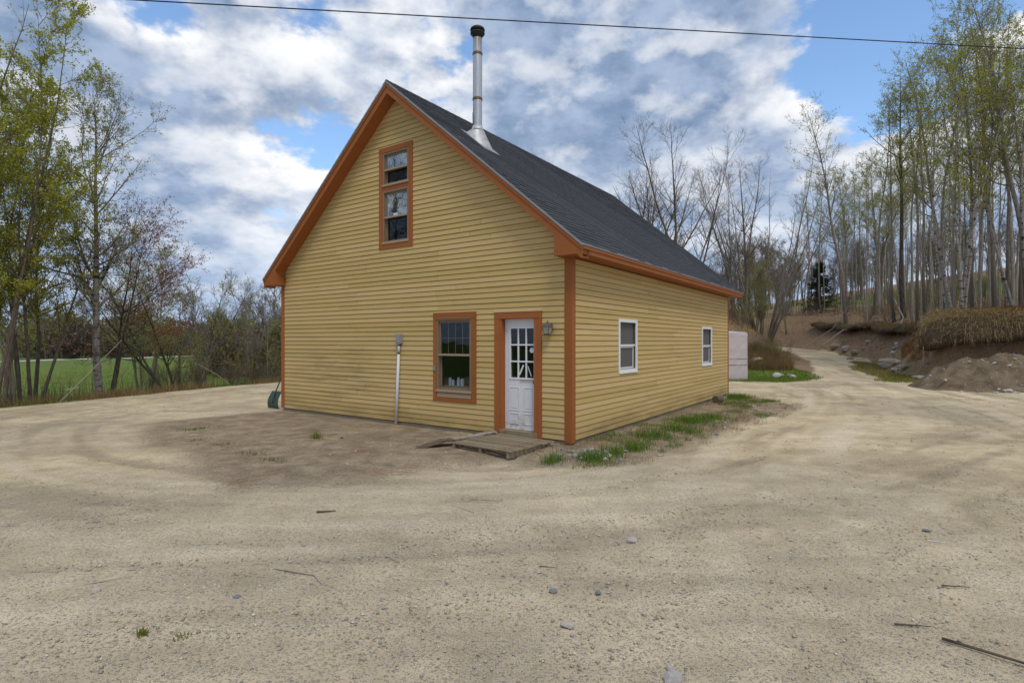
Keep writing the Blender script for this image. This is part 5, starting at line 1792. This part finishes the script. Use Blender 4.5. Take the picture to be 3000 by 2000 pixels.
def turf_lip(name, label, line, prof, seed, nb, gl, gmat, gname, glabel, amp=1.0, inset=1.3):
    line = np.array(line)
    seg = np.concatenate([[0], np.cumsum(np.hypot(*np.diff(line, axis=0).T))])
    uu = np.arange(0, seg[-1], .12)
    lx, ly = np.interp(uu, seg, line[:, 0]), np.interp(uu, seg, line[:, 1])
    sm = np.ones(9) / 9
    lx = np.convolve(np.pad(lx, 4, 'edge'), sm, 'valid')
    ly = np.convolve(np.pad(ly, 4, 'edge'), sm, 'valid')
    tx, ty = np.gradient(lx), np.gradient(ly)
    tl = np.hypot(tx, ty)
    ox, oy = ty / tl, -tx / tl                       # away from the bank
    zt = height(lx - ox * inset, ly - oy * inset)
    env = sstep(0, 2.2, uu) * sstep(0, 1.5, seg[-1] - uu) * (.72 + .28 * fbm(lx, ly, .45, 2, seed + 9))
    V = []
    for k, (off, dz_, jit) in enumerate(prof):
        n1_ = fbm(lx + k * .13, ly + k * .21, 1.3, 4, seed)
        n2_ = fbm(lx + k * .37, ly, 1.1, 4, seed + 5)
        o_ = off * (1 if off < 0 else env) + jit * amp * .24 * n1_ + (jit * amp * .22 * fbm(lx, ly, .5, 2, seed + 7) if off > 0 else 0)
        zz = zt + dz_ * (.2 + .8 * env) + jit * amp * .16 * n2_
        if k < 2: zz = np.maximum(zz, height(lx + ox * o_, ly + oy * o_) + .015)
        V.append(np.stack([lx + ox * o_, ly + oy * o_, zz], 1))
    V = np.stack(V, 1)
    nu, nk = V.shape[:2]
    ii = (np.arange(nu - 1)[:, None] * nk + np.arange(nk - 1)[None, :]).ravel()
    Q = np.stack([ii, ii + 1, ii + nk + 1, ii + nk], 1)
    tag(obj(name, np_mesh(name, V.reshape(-1, 3), Q, M['turf_soil'], True)), label, 'bank')
    r = np.random.default_rng(seed + 11)
    iu = r.integers(0, nu - 1, nb)
    ik = r.uniform(.3, nk - 4.6, nb)
    i0_ = ik.astype(int)
    fk = (ik - i0_)[:, None]
    p0 = V[iu, i0_] * (1 - fk) + V[iu, i0_ + 1] * fk + r.normal(0, .03, (nb, 3))
    keep = fbm(p0[:, 0], p0[:, 1] + p0[:, 2], 1.6, 3, seed + 13) + r.normal(0, .25, nb) > -.12
    p0, iu, ik = p0[keep], iu[keep], ik[keep]
    nb = len(p0)
    outv = np.stack([ox[iu], oy[iu], np.zeros(nb)], 1) * .8 + r.normal(0, .8, (nb, 3)) * np.array([1, 1, .45])
    hang = sstep(1.8, nk - 5.2, ik)[:, None]
    L = (gl * r.uniform(.35, 1.1, nb) * (1 + .5 * hang[:, 0]))[:, None]
    p1 = p0 + outv * L * .35 + np.array([0, 0, 1.0]) * L * (.45 - .40 * hang)
    p2 = p0 + outv * L * (.75 - .30 * hang) + np.array([0, 0, 1.0]) * L * (.25 - .95 * hang * r.uniform(.1, 1.2, (nb, 1)))
    sdv = nrm(r.normal(0, 1, (nb, 3)) * np.array([1, 1, .2])) * .009
    Vb = np.stack([p0 - sdv, p0 + sdv, p1 - sdv * .8, p1 + sdv * .8, p2 - sdv * .15, p2 + sdv * .15], 1).reshape(-1, 3)
    i0_ = np.arange(nb)[:, None] * 6
    Qb = np.concatenate([i0_ + np.array([0, 1, 3, 2]), i0_ + np.array([2, 3, 5, 4])])
    tag(obj(gname, np_mesh(gname, Vb, Qb, gmat)), glabel, 'grass', kind='stuff')


turf_lip('turf_overhang', 'large overhanging lip of dark turf behind the soil heap',
         [(21.8, 28.4), (21.2, 27.2), (20.9, 26.2), (21.4, 25.4), (22.6, 24.7), (24.2, 24.2), (26.0, 23.8), (28.5, 23.2), (32, 22.4)],
         [(-1.5, .03, 0), (-.9, .05, 1), (-.4, .0, 1), (.1, -.14, 1), (.60, -.36, 1), (1.0, -.74, 1), (1.32, -1.15, 1), (1.45, -1.60, 1), (1.32, -1.92, 1), (.95, -2.0, 1), (.1, -1.8, .5), (-.9, -1.70, .3)],
         120, 20000, .42, M['grass_mix'], 'hanging_grass', 'rusty dry grass hanging over the undercut edge of the bank')
turf_lip('turf_overhang', 'long thin undercut edge of turf along the top of the eroded slope',
         [(28.6, 53.5), (29.0, 50.5), (28.9, 47.2), (28.0, 43.6), (27.0, 40.6), (25.9, 37.6), (24.9, 35.0), (24.0, 33.0), (23.2, 31.2)],
         [(-1.0, .03, 0), (-.5, .05, 1), (0, .02, 1), (.35, -.10, 1), (.55, -.26, 1), (.52, -.42, 1), (.2, -.50, 1), (-.5, -.52, .4)],
         160, 6000, .30, M['grass_dry'], 'edge_turf_grass', 'short dry grass along the eroded turf edge', 1.3, .9)

# debris on the slopes
def k_slope(x, y, r):
    s_ = sd_poly(x, y, BANK_R)
    return (s_ > -.3) & (s_ < 5) & (y > 22.5) & (y < 58)
p_ = scatter(5200, (16, 34, 22, 58, k_slope), 301, .02)
tag(obj('slope_debris', blades('slope_debris', p_, .05, .022, M['debris'], 302, 7.0)), 'twigs and woody litter strewn over the eroded slope', 'litter', kind='stuff')
def k_slope2(x, y, r):
    s_ = np.maximum(sd_poly(x, y, BANK_R), sd_poly(x, y, BANK_B))
    return (s_ > -.2) & (s_ < 20) & (x > 6)
p_ = scatter(16000, (6, 46, 22, 60, k_slope2), 303, .03)
tag(obj('leaf_litter', blades('leaf_litter', p_, .05, .06, M['dead_leaf'], 304, 1.6)), 'dead leaves lying on the floor of the wood', 'leaves', kind='stuff')

# heap of excavated soil
hx, hy = 17.6, 20.9
gxs, gys = np.meshgrid(np.linspace(-3.2, 7.5, 120), np.linspace(-2.4, 4.0, 76))
rgd = np.random.default_rng(3)
px_, py_ = gxs.ravel() + hx, gys.ravel() + hy
d0 = np.hypot((px_ - hx - .1) / 2.1, (py_ - hy - .5) / 1.9)
h0 = 1.42 * np.clip(1 - d0 + .10 * fbm(px_, py_, .8, 3, 98), 0, 1) ** 1.0
d1 = seg_dist(px_, py_, [(hx + 1.4, hy + .9), (hx + 3.2, hy + 1.2), (hx + 7.0, hy + 1.2)])
h1 = 1.30 * np.clip(1 - d1 / 2.6, 0, 1)
hh = np.maximum(h0, h1)
hh = np.where(hh > 0.02, hh + .20 * fbm(px_, py_, .9, 4, 91) * sstep(0, .3, hh) + .20 * fbm(px_, py_, 3.0, 4, 92) * sstep(0, .3, hh), hh)
base = height(px_, py_, True)
base = np.minimum(base, -0.08)
pz_ = base + hh - .05
m_heap, t = material('excavated_soil')
co = t.n('ShaderNodeTexCoord').outputs['Object']
n1 = t.noise(co, 2.2, 6, .65)
n2 = t.noise(co, 22.0, 4, .7)
vv = t.n('ShaderNodeTexVoronoi', {'Vector': co, 'Scale': 14.0})
c = t.mix(t.ramp(n1, .3, .7), (.105, .077, .049), (.225, .170, .110))
c = t.mix(t.m('MULTIPLY', t.ramp(n2, .5, .75), .6), c, (.08, .058, .038))
c = t.mix(t.m('MULTIPLY', t.m('MULTIPLY', t.ramp(vv.outputs[0], .2, .35, 1, 0), t.ramp(t.sep(vv.outputs[1])[0], .88, .95)), .8), c, (.45, .40, .32))
t.set(t.b.inputs['Base Color'], c)
t.b.inputs['Roughness'].default_value = .95
t.b.inputs['Specular IOR Level'].default_value = .1
bump(t, t.m('ADD', n1, t.m('MULTIPLY', n2, .4)), .9, .05)
ii = (np.arange(75)[:, None] * 120 + np.arange(119)[None, :]).ravel()
Q = np.stack([ii, ii + 1, ii + 121, ii + 120], 1)
keep = hh[Q].max(1) > .015
q = Q[keep]
used, inv = np.unique(q.ravel(), return_inverse=True)
o = obj('soil_heap', np_mesh('soil_heap', np.stack([px_ - hx, py_ - hy, pz_], 1)[used], inv.reshape(-1, 4), m_heap, True), None, (hx, hy, 0))
tag(o, 'peaked heap of excavated brown soil at the foot of the bank', 'soil heap')


def heap_z(x, y):
    k = np.argmin((px_ - x) ** 2 + (py_ - y) ** 2)
    return max(float(pz_[k]), H(x, y))


# ---- rocks
def rock_mesh(seed, mat, sub=2, flat=.65, rough=.22):
    import bmesh
    bm = bmesh.new()
    bmesh.ops.create_icosphere(bm, subdivisions=sub, radius=1.0)
    r = random.Random(seed)
    planes = [(Vector((r.gauss(0, 1), r.gauss(0, 1), r.gauss(0, 1))).normalized(), r.uniform(.55, .9)) for _ in range(9)]
    for v in bm.verts:
        p = v.co.copy()
        for nn, dd in planes:
            e = p.dot(nn) - dd
            if e > 0: p -= nn * e * .9
        p *= 1 + r.uniform(-rough, rough) * .25
        v.co = Vector((p.x * 1.15, p.y * .9, p.z * flat))
    me = bpy.data.meshes.new('rock')
    bm.to_mesh(me)
    bm.free()
    me.materials.append(mat)
    return me


boulder_m = [rock_mesh(s, M['rock'], 3) for s in (1, 2, 3)]
pale_m = [rock_mesh(s, M['rock_pale'], 2) for s in (4, 5, 6)]
blue_m = [rock_mesh(s, M['rock_blue'], 2) for s in (7, 8)]
stone_m = [rock_mesh(s, mm, 1) for s, mm in ((11, M['rock_pale']), (12, M['rock']), (13, M['rock_blue']), (14, M['rock_pale']), (15, M['rock']))]


def rock(me, name, x, y, size, label, cat='rock', group=None, rz=None, z=None, sink=.25):
    o = obj(name, me, None, (x, y, (H(x, y) if z is None else z) + size * .65 * (1 - 2 * sink) * .5))
    o.scale = (size, size * rg.uniform(.8, 1.1), size * rg.uniform(.8, 1.1))
    o.rotation_euler = (rg.uniform(-.2, .2), rg.uniform(-.2, .2), rg.uniform(0, 6.28) if rz is None else rz)
    return tag(o, label, cat, group)


B = [(21.6, 31.6, .52, 'largest grey boulder on the right verge of the drive'), (21.3, 30.6, .30, 'pale flat boulder just below the largest grey boulder'),
     (20.8, 29.2, .24, 'small rounded boulder nearest the yard on the drive verge'), (22.5, 33.6, .36, 'grey boulder just beyond the largest one on the verge'),
     (19.2, 26.0, .30, 'flat grey stone between the verge and the soil heap'), (20.7, 29.9, .2, 'low white-topped stone beside the drive verge boulders'),
     (26.6, 44.0, .5, 'boulder on the inner bend of the drive'), (25.5, 41.0, .42, 'low boulder halfway up the drive'), (27.6, 47.0, .5, 'far boulder at the top of the drive')]
for i, (x, y, s, lab) in enumerate(B):
    rock(boulder_m[i % 3], 'boulder', x, y, s, lab, 'boulder', 'boulders along the drive')
for i in range(26):
    u = rg.random()
    x, y = 19.8 + 6.0 * u + rg.uniform(-.3, 1.6), 27 + 16 * u + rg.uniform(-.8, .8)
    rock((boulder_m + pale_m)[i % 6], 'rubble_stone', x, y, rg.uniform(.10, .24), 'grey rubble stone in the row along the right side of the drive', 'stone', 'rubble along the drive')
rock(boulder_m[1], 'boulder', 12.6, 28.6, .36, 'pale boulder showing in the brush mound', 'boulder')
rock(pale_m[0], 'boulder', 12.9, 26.9, .34, 'pale pointed rock at the foot of the brush mound', 'rock')
rock(pale_m[1], 'boulder', 13.6, 26.9, .25, 'smaller pale rock right of the pointed rock by the mound', 'rock')
for i in range(34):
    x, y = hx + rg.uniform(-1.6, 5.5), hy + rg.uniform(-2.0, .9)
    zz = heap_z(x, y)
    rock(pale_m[i % 3], 'heap_stone', x, y, rg.uniform(.04, .11), 'pale stone lying on the soil heap', 'stone', 'stones on the soil heap', z=zz)
rock(pale_m[2], 'heap_stone', 17.6, 19.6, .17, 'largest pale stone at the front foot of the soil heap', 'stone', z=heap_z(17.6, 19.6))
# stones by the house corner
for i in range(42):
    x, y = 1.18 + rg.gauss(0, .26), 8.72 + rg.gauss(0, .16)
    if float(sd_poly(np.array([x]), np.array([y]), HOUSE)[0]) > -.05: continue
    rock(stone_m[i % 5], 'corner_stone', x, y, rg.uniform(.025, .075), 'small stone in the pile at the near corner of the house', 'stone', 'stones piled at the house corner')
for i in range(40):
    u = rg.random()
    x, y = 1.5 + 5.8 * u + rg.uniform(-.6, .9), 8.3 + 7.2 * u + rg.uniform(-.3, .5)
    if float(sd_poly(np.array([x]), np.array([y]), HOUSE)[0]) > -.08: continue
    rock(stone_m[i % 5], 'strip_stone', x, y, rg.uniform(.02, .06), 'small pale stone in the dirt strip along the side wall', 'stone', 'stones along the side wall')
# single stones on the yard
for me, x, y, s, lab in ((pale_m[0], .35, 3.5, .055, 'tan stone in the lower middle of the gravel'), (pale_m[1], .87, 3.02, .04, 'small white stone right of the tan stone'), (pale_m[2], .85, 2.92, .085, 'round tan stone at the bottom edge of the picture'),
                         (pale_m[0], 1.08, 4.98, .06, 'flat pale stone in the middle of the gravel'), (blue_m[0], .30, 3.98, .04, 'blue-grey pebble left of its twin in the gravel'), (blue_m[1], .62, 3.96, .035, 'blue-grey pebble right of its twin in the gravel'),
                         (pale_m[1], -2.95, 3.92, .05, 'pale stone lying beside a stick at lower left'), (blue_m[0], -1.9, 3.82, .035, 'grey stone in the lower left gravel'), (blue_m[1], 3.9, 5.2, .05, 'grey stone at the edge of the wheel track on the right')):
    rock(me, 'stone', x, y, s * .78, lab, 'stone', sink=.22)

# loose gravel: too many to count
def gravel(name, n, region, seed, smin, smax, mats):
    p = scatter(n, region, seed, 0.0)
    r = np.random.default_rng(seed + 1)
    n = len(p)
    base = np.array([[1, 0, 0], [-1, 0, 0], [0, 1, 0], [0, -1, 0], [0, 0, 1], [0, 0, -.4]], float)
    F = np.array([[0, 2, 4], [2, 1, 4], [1, 3, 4], [3, 0, 4], [2, 0, 5], [1, 2, 5], [3, 1, 5], [0, 3, 5]])
    s = smin + (smax - smin) * r.random(n) ** 2.5
    S = np.stack([s * r.uniform(.8, 1.3, n), s * r.uniform(.7, 1.1, n), s * r.uniform(.4, .8, n)], 1)
    a = r.uniform(0, 6.28, n)
    V = base[None] * S[:, None, :] * (1 + r.uniform(-.25, .25, (n, 6, 1)))
    ca, sa = np.cos(a)[:, None], np.sin(a)[:, None]
    X = V[..., 0] * ca - V[..., 1] * sa
    Y = V[..., 0] * sa + V[..., 1] * ca
    V = np.stack([X, Y, V[..., 2]], -1) + p[:, None, :]
    Q = (F[None] + (np.arange(n) * 6)[:, None, None]).reshape(-1, 3)
    return obj(name, np_mesh(name, V.reshape(-1, 3), Q, mats))


m_grav, t = material('loose_gravel')
isl = t.n('ShaderNodeNewGeometry').outputs['Random Per Island']
cr = t.n('ShaderNodeValToRGB', {0: isl})
e = cr.color_ramp.elements
e[0].position, e[0].color = 0.0, (.28, .25, .21, 1)
e[1].position, e[1].color = 1.0, (.70, .64, .54, 1)
for ps, cc in ((.12, (.33, .28, .21, 1)), (.55, (.52, .44, .31, 1)), (.70, (.27, .285, .31, 1)), (.76, (.42, .29, .17, 1)), (.82, (.56, .50, .41, 1))):
    k_ = e.new(ps)
    k_.color = cc
t.set(t.b.inputs['Base Color'], cr.outputs[0])
t.b.inputs['Roughness'].default_value = .9
tag(gravel('loose_gravel', 15000, (-7, 7, 1.8, 8.5, lambda x, y, r: (np.abs(x) < y * .95 + .3) & (sd_poly(x, y, APRON) < .2 * r.normal(0, 1, x.shape)) & (tuft_noise(x, y, .5, 95) + .75 * (1 - sstep(2.6, 8.2, y)) > r.random(x.shape) * .9)), 41, .004, .0145, m_grav), 'loose gravel scattered over the yard', 'gravel', kind='stuff')
tag(gravel('loose_stones', 5000, (-13, 16, 6, 24, lambda x, y, r: (sd_poly(x, y, YARD) > 0) & (sd_poly(x, y, HOUSE) < 0) & (tuft_noise(x, y, .35, 97) > -.1 + .4 * r.random(x.shape))), 43, .006, .024, m_grav), 'larger loose stones over the far yard', 'gravel', kind='stuff')


# ---- sticks, fallen branches
def stick(name, pts, rad, mat, label, cat='stick', group=None, side=None):
    mb = MB()
    P = [Vector((x, y, H(x, y) + z)) for x, y, z in pts]
    rad = rad * (.75 if cat == 'stick' else 1)
    rs = [rad * (1 - .55 * i / max(1, len(P) - 1)) for i in range(len(P))]
    mb.tube(P, rs, 6)
    if side:
        for (i, vec, ln) in side:
            q = P[i]
            v_ = Vector(vec).normalized() * ln
            mb.tube([q, q + v_ * .5 + Vector((0, 0, .01)), q + v_], [rs[i] * .6, rs[i] * .45, rs[i] * .25], 5)
    o = mb.build(name, mat)
    return tag(o, label, cat, group)


stick('stick', [(2.58, 3.32, .012), (2.80, 3.10, .016), (3.0, 2.93, .012), (3.16, 2.78, .008)], .009, M['dark_stick'], 'dark forked branch lying in the gravel at lower right', 'branch', side=[(1, (.5, -.75, .05), .35)])
stick('stick', [(-2.05, 5.80, .01), (-1.86, 5.84, .012)], .014, M['dark_stick'], 'short dark stick on the sand in front of the dark soil')
stick('stick', [(-1.02, 4.58, .01), (-.90, 4.44, .02)], .007, M['pale_wood'], 'short pale stick upright to the house in the middle gravel')
stick('stick', [(-.66, 6.05, .008), (-.40, 5.80, .008)], .008, M['pale_wood'], 'thin pale stick in front of the pallet')
stick('stick', [(-.48, 6.30, .008), (-.10, 6.26, .008)], .007, M['pale_wood'], 'long thin straw-coloured stick in front of the pallet')
stick('stick', [(-3.10, 4.02, .01), (-2.85, 4.14, .02)], .007, M['pale_wood'], 'pale stick beside the stone at lower left')
stick('stick', [(-1.85, 4.34, .008), (-1.50, 4.20, .012), (-1.40, 4.06, .006)], .012, M['pale_wood'], 'bent bleached stick in the lower left gravel', side=[(1, (-.3, .3, .1), .1)])
stick('stick', [(3.15, 4.05, .008), (3.33, 4.02, .010)], .007, M['dark_stick'], 'small dark twig on the right gravel')
stick('stick', [(2.42, 3.50, .008), (2.62, 3.46, .010)], .008, M['dark_stick'], 'small dark twig left of the forked branch')
stick('stick', [(3.72, 4.95, .01), (3.86, 4.88, .01)], .006, M['white_sticker'], 'small white splinter on the right gravel')
stick('stick', [(.22, 4.42, .006), (.36, 4.38, .008)], .006, M['dark_stick'], 'tiny dark twig left of the flat pale stone')
# fallen branches on the bank and in the wood
FB = [([(19.4, 26.4, .25), (18.9, 25.4, .9), (18.3, 24.6, 1.55)], .035, 'pale broken branch propped against the undercut bank'),
      ([(23.0, 30.2, .10), (24.2, 31.0, .12), (25.6, 32.6, .18)], .06, 'long pale branch lying up the eroded slope'),
      ([(21.8, 28.6, .12), (23.0, 29.6, .10), (23.8, 30.0, .10)], .035, 'short pale branch on the slope below the long one'),
      ([(25.8, 37.0, .1), (27.6, 39.0, .5), (29.0, 42.0, 1.6)], .07, 'bleached fallen trunk leaning among the aspens'),
      ([(25.6, 46.5, .2), (27.6, 46.0, 1.2), (29.0, 47.5, .3)], .06, 'arched dead branch near the spruce'),
      ([(26.0, 49.0, .3), (27.4, 47.2, 1.9), (28.2, 46.0, 2.9)], .05, 'dead branch slanting upward in front of the spruce'),
      ([(26.2, 31.0, .15), (27.6, 32.8, .15), (29.4, 34.8, .2)], .07, 'log lying at the top of the bank behind the black-footed aspen'),
      ([(-13.1, 16.0, .0), (-12.6, 16.6, .9), (-12.0, 17.0, 1.75)], .022, 'pale leaning dead stem left of the birch'),
      ([(-12.4, 15.4, .35), (-12.0, 15.3, .42)], .02, 'short pale stub by the leaning dead stem'),
      ([(-12.2, 21.4, 1.0), (-11.6, 21.8, .5), (-11.2, 22.0, .05)], .018, 'thin grey stem fallen across the edge below the willow')]
for pts, rad, lab in FB:
    stick('fallen_branch', pts, rad, M['pale_wood'], lab, 'branch')
# wooden stake on the slope
st_ = MB()
st_.box(-.05, .05, -.04, .04, -.3, .95).box(-.16, .16, -.045, .045, .955, 1.03)
o = st_.build('wooden_stake', M['pale_wood'])
o.location = (24.3, 34.0 - 1.2, H(24.3, 32.8))
tag(o, 'short pale wooden stake with crosspiece on the eroded slope', 'stake')

# ---- log and plank at the side wall
o = MB().ring([(.10, 0), (.115, .02), (.11, .28), (.10, .30)], (0, 0), 12).build('log', M['rotten'], smooth=False)
o.location, o.rotation_euler = (6.06, 16.05, H(6.06, 16.05) + .10), (R(90), 0, R(-50))
tag(o, 'dark cut log lying at the foot of the side wall', 'log')
tag(lumpy_sheet('plank', M['pale_wood'], [(6.15, 16.4, -.06, .07), (6.6, 17.2, -.045, .08), (7.0, 17.9, -.02, .06)], .04, 12), 'grey weathered plank along the far end of the side wall', 'plank')

# ---- pale wrapped box behind the house
wb = empty('wrapped_box', (10.2, 26.0, H(10.2, 26.0)), R(8))
tag(wb, 'tall pinkish white wrapped box standing behind the house', 'box')
bw, bd, bh = .62, .55, 2.18
pan = MB()
r_ = random.Random(4)
nx_, nz_ = 6, 9
def wrap_face(f):
    V = []
    for i in range(nz_ + 1):
        for j in range(nx_ + 1):
            u, v_ = j / nx_ * 2 - 1, i / nz_
            bulge = r_.uniform(-.012, .016)
            V.append(f(u * (1 - .05 * v_), v_, bulge))
    return V, [(i * (nx_ + 1) + j, i * (nx_ + 1) + j + 1, (i + 1) * (nx_ + 1) + j + 1, (i + 1) * (nx_ + 1) + j) for i in range(nz_) for j in range(nx_)]
for f in (lambda u, v_, b: (u * bw, -bd + b, v_ * bh), lambda u, v_, b: (bw + b - .05 * bw * v_, u * bd, v_ * bh), lambda u, v_, b: (-u * bw, bd + b, v_ * bh), lambda u, v_, b: (-bw + b + .05 * bw * v_, -u * bd, v_ * bh)):
    pan.add(*wrap_face(f))
pan.build('body', M['wrap'], wb)
MB().add([(-.63, -.56, 2.02), (.63, -.56, 2.02), (.63, .56, 2.02), (-.63, .56, 2.02), (-.60, -.53, 2.20), (.60, -.53, 2.20), (.60, .53, 2.21), (-.60, .53, 2.21), (0, 0, 2.27)],
         [(3, 2, 1, 0), (0, 1, 5, 4), (1, 2, 6, 5), (2, 3, 7, 6), (3, 0, 4, 7), (4, 5, 8), (5, 6, 8), (6, 7, 8), (7, 4, 8)]).build('lid', M['wrap'], wb, bevel=.02)
for zz in (.72, 1.0):
    MB().box(-.632, .632, -.572, .572, zz, zz + .014).build('strap', M['wrap'], wb)

# shrub in the brush mound
plant(s_brown2, 'mound_shrub', 13.6, 28.9, 'dark leafy shrub growing in the brush mound beside the drive', 'shrub', rz=1, sc=.42)
plant(s_brown, 'mound_shrub', 12.7, 29.2, 'bare twiggy shrub growing in the brush mound', 'shrub', rz=2, sc=.5)

# ---- pale farm track beyond the meadow
V, F = [], []
for i in range(80):
    u = i / 79
    y = 35 + 150 * u
    x = float(np.interp(y, [40, 69, 115, 170, 190], [-70, -58, -48, -40, -37]))
    z = H(x, y) + .10
    V += [(x + 1.3, y, z), (x - 1.3, y, z + .03)]
for i in range(79):
    F.append((2 * i, 2 * i + 2, 2 * i + 3, 2 * i + 1))
M['track'] = simple('pale_track_gravel', (0.46, 0.41, 0.34), .9, var=.15)
o = MB().add(V, F).build('farm_track', M['track'])
V2 = []
for i in range(80):
    a_, b_ = V[2 * i], V[2 * i + 1]
    V2 += [(a_[0] + 4.5, a_[1], a_[2] - .7), (a_[0] + .02, a_[1], a_[2] - .012), (b_[0] - .02, b_[1], b_[2] - .012), (b_[0] - 4.5, b_[1], b_[2] - .7)]
M['shoulder'] = simple('grassy_track_shoulder', (0.105, 0.155, 0.032), .95, var=.35, scale=.8)
tag(MB().add(V2, [(4 * i + k, 4 * i + 4 + k, 4 * i + 5 + k, 4 * i + 1 + k) for i in range(79) for k in range(3)]).build('track_shoulder', M['shoulder'], None, True), kind='structure')
tag(o, kind='structure')

# ---- overhead wire
def sky_pt(px, py, dd):
    return ((px - 1500) / 1620 * dd, dd, 1.69 + (1000 - py) / 1620 * dd)


a, b = Vector((-8.87, 13.0, 9.71)), Vector((15.74, 17.0, 10.68))
pth = []
for i in range(-12, 37):
    u = i / 24
    p = a.lerp(b, u)
    p.z += -.55 * (1 - (2 * u - 1) ** 2) * 0
    pth.append(p)
pw = MB().tube(pth, .014, 6).build('overhead_wire', M['wire'])
tag(pw, 'black overhead wire crossing the sky above the house', 'wire')
